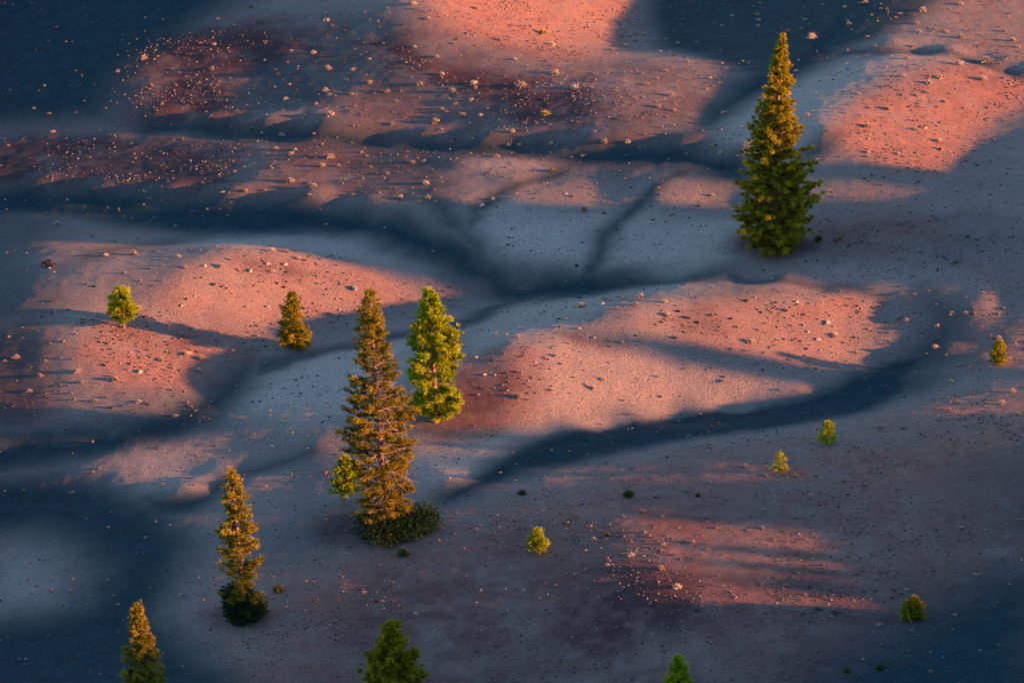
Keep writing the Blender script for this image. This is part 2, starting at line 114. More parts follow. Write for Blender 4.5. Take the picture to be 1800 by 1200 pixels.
SOIL_PATCHES=[
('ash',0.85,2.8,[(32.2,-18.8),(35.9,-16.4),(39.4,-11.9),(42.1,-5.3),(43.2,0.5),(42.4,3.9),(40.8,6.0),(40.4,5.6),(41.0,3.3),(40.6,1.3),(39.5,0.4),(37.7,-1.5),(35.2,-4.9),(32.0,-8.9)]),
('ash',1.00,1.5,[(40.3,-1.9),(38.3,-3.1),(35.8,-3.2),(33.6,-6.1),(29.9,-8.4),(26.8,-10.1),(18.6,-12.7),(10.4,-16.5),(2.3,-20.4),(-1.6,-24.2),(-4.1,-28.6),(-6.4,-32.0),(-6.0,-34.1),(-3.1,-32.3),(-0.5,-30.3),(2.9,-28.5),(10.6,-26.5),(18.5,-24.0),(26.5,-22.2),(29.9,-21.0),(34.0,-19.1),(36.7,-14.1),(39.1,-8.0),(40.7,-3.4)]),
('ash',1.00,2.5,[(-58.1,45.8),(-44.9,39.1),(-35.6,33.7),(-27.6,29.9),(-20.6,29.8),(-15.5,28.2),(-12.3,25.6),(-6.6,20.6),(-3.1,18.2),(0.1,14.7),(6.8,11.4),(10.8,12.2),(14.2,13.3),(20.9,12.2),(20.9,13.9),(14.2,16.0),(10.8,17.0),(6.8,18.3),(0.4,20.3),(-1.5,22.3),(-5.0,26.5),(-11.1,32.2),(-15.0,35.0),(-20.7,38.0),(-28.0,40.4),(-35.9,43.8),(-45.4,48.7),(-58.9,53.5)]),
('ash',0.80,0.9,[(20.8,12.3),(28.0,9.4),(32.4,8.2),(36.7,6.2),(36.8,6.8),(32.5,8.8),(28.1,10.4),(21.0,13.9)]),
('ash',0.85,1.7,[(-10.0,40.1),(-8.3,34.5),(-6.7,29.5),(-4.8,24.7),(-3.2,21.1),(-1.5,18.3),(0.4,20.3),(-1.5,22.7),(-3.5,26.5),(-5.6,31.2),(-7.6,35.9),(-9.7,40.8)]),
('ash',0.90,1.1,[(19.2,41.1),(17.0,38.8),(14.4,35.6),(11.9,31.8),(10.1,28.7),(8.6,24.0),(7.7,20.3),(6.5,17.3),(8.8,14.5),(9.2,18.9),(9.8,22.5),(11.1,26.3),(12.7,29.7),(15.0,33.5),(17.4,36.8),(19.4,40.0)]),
('ash',1.00,2.3,[(25.7,40.0),(21.7,42.4),(18.1,44.5),(9.7,47.1),(3.7,48.2),(-6.0,51.7),(-15.9,55.1),(-30.9,61.3),(-41.3,65.6),(-41.1,62.5),(-30.8,56.9),(-15.9,51.6),(-6.1,46.8),(3.6,45.4),(9.5,41.8),(17.7,39.1),(21.0,36.2),(25.1,34.6)]),  # dark valley band: cast shade painted in as ash
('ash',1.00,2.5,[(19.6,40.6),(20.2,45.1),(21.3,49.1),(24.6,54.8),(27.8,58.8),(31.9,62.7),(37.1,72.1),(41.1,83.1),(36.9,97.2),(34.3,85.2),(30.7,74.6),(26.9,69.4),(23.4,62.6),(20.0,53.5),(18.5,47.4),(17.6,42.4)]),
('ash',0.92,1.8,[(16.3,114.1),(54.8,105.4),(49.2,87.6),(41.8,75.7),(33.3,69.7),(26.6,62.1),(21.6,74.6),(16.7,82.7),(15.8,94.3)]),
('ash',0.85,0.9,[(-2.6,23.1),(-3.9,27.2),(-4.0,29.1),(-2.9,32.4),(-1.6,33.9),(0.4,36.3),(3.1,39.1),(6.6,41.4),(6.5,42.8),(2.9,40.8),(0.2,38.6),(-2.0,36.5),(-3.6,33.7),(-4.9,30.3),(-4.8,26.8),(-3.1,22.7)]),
('ash',0.97,4.0,[(-70.0,120.1),(-28.9,109.4),(-30.8,93.7),(-37.0,87.1),(-41.8,81.0),(-44.6,66.9),(-51.6,67.6),(-64.7,71.7)]),  # dark ash, deepened to take in the dim corner of the frame
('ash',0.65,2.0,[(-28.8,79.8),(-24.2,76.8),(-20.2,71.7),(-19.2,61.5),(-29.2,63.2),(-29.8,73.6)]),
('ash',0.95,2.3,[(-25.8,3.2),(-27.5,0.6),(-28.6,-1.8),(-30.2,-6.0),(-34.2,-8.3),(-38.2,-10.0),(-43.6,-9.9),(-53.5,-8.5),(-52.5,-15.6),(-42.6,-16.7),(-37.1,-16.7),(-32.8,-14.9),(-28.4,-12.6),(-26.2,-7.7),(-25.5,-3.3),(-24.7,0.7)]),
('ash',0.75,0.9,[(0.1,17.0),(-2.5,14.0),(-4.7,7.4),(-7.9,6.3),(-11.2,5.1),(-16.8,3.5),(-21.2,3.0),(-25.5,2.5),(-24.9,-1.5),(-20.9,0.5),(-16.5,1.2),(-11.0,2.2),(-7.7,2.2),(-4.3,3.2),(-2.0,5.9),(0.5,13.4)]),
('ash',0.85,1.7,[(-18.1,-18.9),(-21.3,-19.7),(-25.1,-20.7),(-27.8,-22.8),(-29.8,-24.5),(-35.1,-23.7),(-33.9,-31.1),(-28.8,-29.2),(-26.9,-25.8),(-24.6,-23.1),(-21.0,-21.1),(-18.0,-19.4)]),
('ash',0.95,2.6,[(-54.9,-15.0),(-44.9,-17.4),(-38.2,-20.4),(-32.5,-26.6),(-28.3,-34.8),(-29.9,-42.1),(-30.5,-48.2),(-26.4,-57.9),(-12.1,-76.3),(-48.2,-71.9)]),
('ash',1.00,6.0,[(27.6,-66.7),(33.8,-59.8),(40.8,-56.0),(48.7,-54.6),(45.5,-84.7),(18.4,-80.2)]),  # soil darkened for the shade and dim frame edge at lower right
('ash',0.55,5.0,[(40.7,-35.7),(51.0,-33.9),(48.3,-58.5),(41.2,-52.1)]),  # same painted dimming along the right edge
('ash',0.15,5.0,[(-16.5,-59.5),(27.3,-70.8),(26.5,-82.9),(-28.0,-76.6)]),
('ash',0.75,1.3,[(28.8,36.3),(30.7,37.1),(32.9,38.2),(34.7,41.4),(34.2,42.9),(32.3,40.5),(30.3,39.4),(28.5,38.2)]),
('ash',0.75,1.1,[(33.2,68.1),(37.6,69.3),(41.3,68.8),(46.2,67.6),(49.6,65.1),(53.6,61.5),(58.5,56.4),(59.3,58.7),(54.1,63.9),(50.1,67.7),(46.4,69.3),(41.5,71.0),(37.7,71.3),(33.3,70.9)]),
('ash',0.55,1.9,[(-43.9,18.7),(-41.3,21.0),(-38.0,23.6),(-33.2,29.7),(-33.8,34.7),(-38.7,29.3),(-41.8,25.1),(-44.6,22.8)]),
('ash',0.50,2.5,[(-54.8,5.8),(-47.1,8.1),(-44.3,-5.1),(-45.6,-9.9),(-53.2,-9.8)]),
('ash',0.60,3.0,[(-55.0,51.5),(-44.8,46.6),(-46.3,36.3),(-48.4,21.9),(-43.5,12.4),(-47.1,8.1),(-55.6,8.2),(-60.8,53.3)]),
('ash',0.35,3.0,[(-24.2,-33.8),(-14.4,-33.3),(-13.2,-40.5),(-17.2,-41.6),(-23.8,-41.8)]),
('tan',0.97,4.0,[(-50.2,-29.0),(-44.9,-28.9),(-40.9,-32.6),(-38.3,-38.3),(-39.4,-43.8),(-43.4,-44.1),(-48.6,-43.6)]),
('tan',0.90,1.2,[(-27.8,-20.2),(-28.3,-22.6),(-29.8,-24.2),(-32.1,-24.2),(-34.4,-22.8),(-36.2,-20.9),(-37.0,-18.9),(-36.5,-16.9),(-35.0,-15.6),(-32.7,-15.2),(-30.4,-16.1),(-28.6,-17.8)]),
('red',0.75,1.6,[(-5.4,-7.7),(-1.1,-5.6),(2.2,-7.3),(2.1,-15.4),(-1.1,-18.5),(-6.4,-19.8),(-6.9,-15.1)]),
('red',0.85,3.0,[(5.4,-49.4),(11.4,-49.0),(16.7,-52.6),(17.9,-59.0),(15.8,-63.7),(9.1,-65.5),(4.3,-67.2),(2.9,-59.6)]),
('red',0.70,1.5,[(0.1,-50.1),(-0.1,-51.7),(-1.2,-53.5),(-2.9,-55.0),(-4.7,-55.9),(-6.2,-55.8),(-7.0,-54.9),(-6.8,-53.4),(-5.7,-51.5),(-4.0,-50.0),(-2.1,-49.0),(-0.6,-49.0)]),
('red',0.60,1.2,[(-3.7,-47.7),(-3.9,-48.6),(-4.8,-49.6),(-6.2,-50.5),(-7.6,-50.9),(-8.7,-50.9),(-9.2,-50.4),(-9.0,-49.5),(-8.1,-48.5),(-6.7,-47.5),(-5.3,-47.0),(-4.2,-47.1)]),
('red',0.55,1.5,[(43.7,17.5),(42.6,15.7),(39.9,15.1),(36.3,15.7),(32.7,17.3),(30.1,19.6),(29.3,22.3),(30.4,24.5),(33.2,25.5),(37.0,25.2),(40.5,23.1),(43.0,20.2)]),
('red',0.80,1.2,[(35.0,5.0),(34.4,4.3),(32.7,3.5),(30.5,2.9),(28.2,2.7),(26.6,3.0),(26.1,3.8),(26.7,4.7),(28.4,5.7),(30.6,6.1),(32.9,6.5),(34.5,5.9)]),
('red',0.95,3.0,[(19.2,-28.4),(26.0,-26.5),(36.2,-28.6),(47.1,-23.2),(49.1,-33.5),(37.5,-38.3),(30.3,-39.9),(19.8,-37.0)]),
('red',0.75,2.0,[(-43.1,0.8),(-40.3,7.5),(-36.5,9.4),(-32.0,8.9),(-25.2,6.4),(-24.5,4.2),(-27.1,0.8),(-27.9,-5.8),(-32.8,-5.5),(-39.5,-3.3)]),
('red',0.50,2.0,[(-32.4,15.8),(-27.6,21.4),(-22.0,24.8),(-15.0,23.2),(-8.0,20.3),(-1.1,18.1),(-8.0,16.7),(-14.2,14.1),(-19.2,10.6),(-23.0,7.3),(-32.0,9.3),(-35.5,10.6)]),
('red',0.40,2.0,[(-61.8,68.5),(-29.5,56.2),(-28.1,42.0),(-36.1,44.2),(-60.2,54.4)]),
('red',0.60,3.0,[(-42.4,89.2),(-28.5,86.8),(-28.5,59.9),(-42.5,64.2)]),
('red',0.80,3.0,[(-10.6,101.9),(17.0,114.0),(15.3,100.1),(13.0,88.0),(9.5,75.6),(3.2,71.5),(-2.5,75.7),(-7.6,77.9),(-10.9,82.1)]),
('red',0.95,2.0,[(37.7,52.6),(45.8,62.7),(53.3,63.8),(59.1,59.5),(50.7,48.8),(44.0,33.3),(38.8,34.2),(35.5,37.8),(32.7,41.5)]),
('red',0.45,3.0,[(49.0,100.5),(66.4,101.7),(62.0,63.5),(49.9,67.2)]),
('red',0.50,2.5,[(-55.3,10.7),(-45.9,7.9),(-44.0,-8.8),(-53.4,-8.2)]),
('red',0.50,2.0,[(43.6,2.0),(52.6,-1.3),(51.8,-9.1),(42.9,-6.7)]),
('red',0.40,1.5,[(8.8,-0.1),(16.6,3.7),(23.9,6.0),(33.6,8.2),(35.8,4.6),(34.5,-3.0),(26.6,-6.7),(19.1,-5.7)]),
('red',0.50,2.5,[(12.7,-38.4),(27.0,-44.4),(31.1,-56.6),(35.2,-65.5),(23.8,-66.4),(12.1,-58.5)]),
('red',0.35,2.0,[(-49.8,36.0),(-42.8,37.4),(-35.9,31.8),(-39.1,21.7),(-46.8,23.1)]),
('red',0.40,2.0,[(-10.2,-37.9),(0.0,-37.5),(5.0,-46.0),(0.0,-49.9),(-7.0,-47.8)]),
('red',0.50,1.0,[(-14.1,-25.5),(-14.4,-26.3),(-15.1,-26.6),(-16.2,-26.6),(-17.3,-26.1),(-18.1,-25.3),(-18.4,-24.4),(-18.1,-23.7),(-17.4,-23.2),(-16.3,-23.3),(-15.2,-23.8),(-14.4,-24.5)]),
('red',0.35,2.0,[(-26.3,53.0),(-15.9,52.3),(-15.4,37.8),(-27.5,40.7)]),
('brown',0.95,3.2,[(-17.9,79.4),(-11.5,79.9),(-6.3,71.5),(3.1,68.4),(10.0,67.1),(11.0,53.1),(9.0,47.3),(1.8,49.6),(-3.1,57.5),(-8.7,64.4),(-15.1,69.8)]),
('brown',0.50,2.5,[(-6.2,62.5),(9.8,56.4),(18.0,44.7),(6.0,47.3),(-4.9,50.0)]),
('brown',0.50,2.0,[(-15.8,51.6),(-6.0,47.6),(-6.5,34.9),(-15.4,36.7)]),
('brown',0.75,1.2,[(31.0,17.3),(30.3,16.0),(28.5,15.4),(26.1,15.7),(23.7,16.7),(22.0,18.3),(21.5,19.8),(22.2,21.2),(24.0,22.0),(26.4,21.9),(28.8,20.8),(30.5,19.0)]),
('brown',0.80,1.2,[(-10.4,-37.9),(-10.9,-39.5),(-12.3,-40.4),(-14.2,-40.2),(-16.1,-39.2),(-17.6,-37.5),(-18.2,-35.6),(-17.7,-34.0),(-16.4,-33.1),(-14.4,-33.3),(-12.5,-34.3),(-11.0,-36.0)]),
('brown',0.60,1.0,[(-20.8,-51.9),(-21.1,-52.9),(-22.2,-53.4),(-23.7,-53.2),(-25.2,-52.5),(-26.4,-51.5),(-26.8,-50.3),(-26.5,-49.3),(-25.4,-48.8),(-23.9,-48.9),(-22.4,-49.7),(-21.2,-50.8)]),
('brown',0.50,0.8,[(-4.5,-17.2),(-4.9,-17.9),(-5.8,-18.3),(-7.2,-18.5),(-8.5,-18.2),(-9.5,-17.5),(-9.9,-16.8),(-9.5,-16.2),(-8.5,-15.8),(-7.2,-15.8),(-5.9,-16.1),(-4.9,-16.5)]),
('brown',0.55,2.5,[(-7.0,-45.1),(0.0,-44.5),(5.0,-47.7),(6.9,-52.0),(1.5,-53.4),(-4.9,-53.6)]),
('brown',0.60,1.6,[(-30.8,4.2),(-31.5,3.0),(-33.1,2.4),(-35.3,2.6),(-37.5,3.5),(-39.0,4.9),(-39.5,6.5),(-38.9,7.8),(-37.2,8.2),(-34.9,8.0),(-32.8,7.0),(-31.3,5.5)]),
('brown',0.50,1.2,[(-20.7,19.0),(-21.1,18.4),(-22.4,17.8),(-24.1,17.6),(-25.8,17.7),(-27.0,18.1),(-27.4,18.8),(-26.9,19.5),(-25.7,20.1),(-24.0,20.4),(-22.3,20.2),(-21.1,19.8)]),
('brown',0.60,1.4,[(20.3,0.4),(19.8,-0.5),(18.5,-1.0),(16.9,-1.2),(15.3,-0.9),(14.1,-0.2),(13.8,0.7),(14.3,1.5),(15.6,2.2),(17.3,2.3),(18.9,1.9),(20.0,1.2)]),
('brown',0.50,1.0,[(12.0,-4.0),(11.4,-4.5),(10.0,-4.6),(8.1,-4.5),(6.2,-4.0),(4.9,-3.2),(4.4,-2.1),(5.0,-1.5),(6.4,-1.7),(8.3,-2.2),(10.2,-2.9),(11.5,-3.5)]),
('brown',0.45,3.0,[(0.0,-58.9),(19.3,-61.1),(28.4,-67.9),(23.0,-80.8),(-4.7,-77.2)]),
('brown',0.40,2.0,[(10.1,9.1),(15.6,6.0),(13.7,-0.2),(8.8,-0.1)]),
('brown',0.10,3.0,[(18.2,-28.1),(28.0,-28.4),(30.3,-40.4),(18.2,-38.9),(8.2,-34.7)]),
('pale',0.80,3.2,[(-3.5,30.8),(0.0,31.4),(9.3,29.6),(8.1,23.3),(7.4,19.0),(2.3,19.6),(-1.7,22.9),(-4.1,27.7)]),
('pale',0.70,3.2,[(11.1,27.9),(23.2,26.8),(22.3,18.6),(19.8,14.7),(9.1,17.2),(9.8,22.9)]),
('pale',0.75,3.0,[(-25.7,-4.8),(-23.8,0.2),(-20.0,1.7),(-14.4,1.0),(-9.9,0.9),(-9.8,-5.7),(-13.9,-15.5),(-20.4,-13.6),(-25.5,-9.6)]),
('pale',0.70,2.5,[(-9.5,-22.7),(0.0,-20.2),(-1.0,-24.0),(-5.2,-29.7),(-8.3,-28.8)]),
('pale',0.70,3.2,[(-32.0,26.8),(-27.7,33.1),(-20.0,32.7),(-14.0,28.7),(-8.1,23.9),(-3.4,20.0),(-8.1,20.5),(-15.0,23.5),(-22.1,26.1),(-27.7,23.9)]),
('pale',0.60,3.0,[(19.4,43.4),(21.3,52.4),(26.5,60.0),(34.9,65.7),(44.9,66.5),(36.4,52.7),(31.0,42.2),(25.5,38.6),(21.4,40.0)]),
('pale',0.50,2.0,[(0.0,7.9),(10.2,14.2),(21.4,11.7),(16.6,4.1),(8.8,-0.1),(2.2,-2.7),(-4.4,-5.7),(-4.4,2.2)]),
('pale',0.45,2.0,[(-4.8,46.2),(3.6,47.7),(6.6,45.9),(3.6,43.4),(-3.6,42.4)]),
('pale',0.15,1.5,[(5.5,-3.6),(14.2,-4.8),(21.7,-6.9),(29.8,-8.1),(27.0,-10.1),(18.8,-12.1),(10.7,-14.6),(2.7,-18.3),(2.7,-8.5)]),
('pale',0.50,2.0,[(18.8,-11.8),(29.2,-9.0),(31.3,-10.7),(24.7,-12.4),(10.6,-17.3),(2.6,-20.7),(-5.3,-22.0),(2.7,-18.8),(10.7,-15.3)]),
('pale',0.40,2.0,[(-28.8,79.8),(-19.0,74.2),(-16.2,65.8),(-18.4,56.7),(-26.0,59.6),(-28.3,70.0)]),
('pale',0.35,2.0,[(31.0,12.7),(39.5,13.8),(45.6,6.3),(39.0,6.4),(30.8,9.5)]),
('brown',0.77,3.0,[(5.4,-49.4),(11.4,-49.0),(16.7,-52.6),(17.9,-59.0),(15.8,-63.7),(9.1,-65.5),(4.3,-67.2),(2.9,-59.6)]),
('brown',0.63,1.5,[(0.1,-50.1),(-0.1,-51.7),(-1.2,-53.5),(-2.9,-55.0),(-4.7,-55.9),(-6.2,-55.8),(-7.0,-54.9),(-6.8,-53.4),(-5.7,-51.5),(-4.0,-50.0),(-2.1,-49.0),(-0.6,-49.0)]),
('brown',0.54,1.2,[(-3.7,-47.7),(-3.9,-48.6),(-4.8,-49.6),(-6.2,-50.5),(-7.6,-50.9),(-8.7,-50.9),(-9.2,-50.4),(-9.0,-49.5),(-8.1,-48.5),(-6.7,-47.5),(-5.3,-47.0),(-4.2,-47.1)]),
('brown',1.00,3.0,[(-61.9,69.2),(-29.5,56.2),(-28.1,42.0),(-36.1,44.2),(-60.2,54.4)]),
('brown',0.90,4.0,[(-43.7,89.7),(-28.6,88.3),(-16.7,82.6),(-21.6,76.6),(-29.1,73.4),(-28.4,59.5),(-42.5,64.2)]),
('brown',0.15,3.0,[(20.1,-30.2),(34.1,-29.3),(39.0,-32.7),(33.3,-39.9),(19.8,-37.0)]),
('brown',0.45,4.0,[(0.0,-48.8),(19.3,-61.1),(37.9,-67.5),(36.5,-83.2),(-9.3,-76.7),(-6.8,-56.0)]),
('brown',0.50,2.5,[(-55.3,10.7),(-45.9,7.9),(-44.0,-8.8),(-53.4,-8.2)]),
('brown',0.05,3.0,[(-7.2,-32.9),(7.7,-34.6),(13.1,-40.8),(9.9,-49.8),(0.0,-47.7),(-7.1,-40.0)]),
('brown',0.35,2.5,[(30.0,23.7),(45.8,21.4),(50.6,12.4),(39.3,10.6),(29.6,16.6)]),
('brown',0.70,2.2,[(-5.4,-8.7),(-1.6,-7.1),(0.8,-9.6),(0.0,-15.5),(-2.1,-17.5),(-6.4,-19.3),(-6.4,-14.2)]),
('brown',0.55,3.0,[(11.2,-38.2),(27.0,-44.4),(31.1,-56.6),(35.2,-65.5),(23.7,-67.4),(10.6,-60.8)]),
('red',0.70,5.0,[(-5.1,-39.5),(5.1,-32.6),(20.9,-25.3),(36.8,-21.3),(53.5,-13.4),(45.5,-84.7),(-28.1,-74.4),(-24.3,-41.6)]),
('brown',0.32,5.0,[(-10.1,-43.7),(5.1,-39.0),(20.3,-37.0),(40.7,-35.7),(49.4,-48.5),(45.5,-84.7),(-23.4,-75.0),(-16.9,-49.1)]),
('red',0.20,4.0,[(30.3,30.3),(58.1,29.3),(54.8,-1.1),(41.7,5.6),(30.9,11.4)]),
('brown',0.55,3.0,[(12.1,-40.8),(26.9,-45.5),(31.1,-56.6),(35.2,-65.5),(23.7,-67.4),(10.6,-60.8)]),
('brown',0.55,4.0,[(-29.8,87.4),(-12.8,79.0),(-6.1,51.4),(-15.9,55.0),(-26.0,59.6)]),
('brown',0.50,4.0,[(-30.4,84.9),(-9.0,80.9),(12.7,73.6),(23.8,67.5),(22.1,42.5),(11.9,40.2),(-2.4,42.3),(-15.4,36.7),(-27.5,40.7)]),  # darkens the whole upper slope, its dim light put into the soil colour
('ash',0.40,4.0,[(-21.8,82.0),(-11.5,78.8),(-12.6,69.1),(-7.4,62.8),(-21.2,63.7),(-26.7,75.6)]),  # ash here and in the following patches stands in for dim light
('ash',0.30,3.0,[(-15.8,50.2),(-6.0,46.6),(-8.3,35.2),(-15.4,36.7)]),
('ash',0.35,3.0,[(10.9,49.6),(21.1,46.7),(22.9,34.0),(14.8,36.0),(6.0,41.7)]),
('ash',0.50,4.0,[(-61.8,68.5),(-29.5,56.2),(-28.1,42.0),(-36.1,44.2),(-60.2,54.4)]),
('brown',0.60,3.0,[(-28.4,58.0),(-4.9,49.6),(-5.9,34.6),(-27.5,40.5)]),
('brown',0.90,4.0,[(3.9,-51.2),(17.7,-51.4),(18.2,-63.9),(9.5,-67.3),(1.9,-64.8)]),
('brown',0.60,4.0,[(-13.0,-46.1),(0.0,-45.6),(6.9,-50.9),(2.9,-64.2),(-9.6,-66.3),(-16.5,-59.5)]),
('red',0.50,3.0,[(17.1,-29.3),(41.6,-26.0),(38.1,-42.5),(29.0,-44.3),(18.2,-38.9)]),
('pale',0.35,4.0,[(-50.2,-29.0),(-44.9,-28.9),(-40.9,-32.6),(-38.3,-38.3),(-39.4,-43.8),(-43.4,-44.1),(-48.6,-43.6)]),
('pale',0.35,3.0,[(-27.8,-20.2),(-28.3,-22.6),(-29.8,-24.2),(-32.1,-24.2),(-34.4,-22.8),(-36.2,-20.9),(-37.0,-18.9),(-36.5,-16.9),(-35.0,-15.6),(-32.7,-15.2),(-30.4,-16.1),(-28.6,-17.8)]),
]
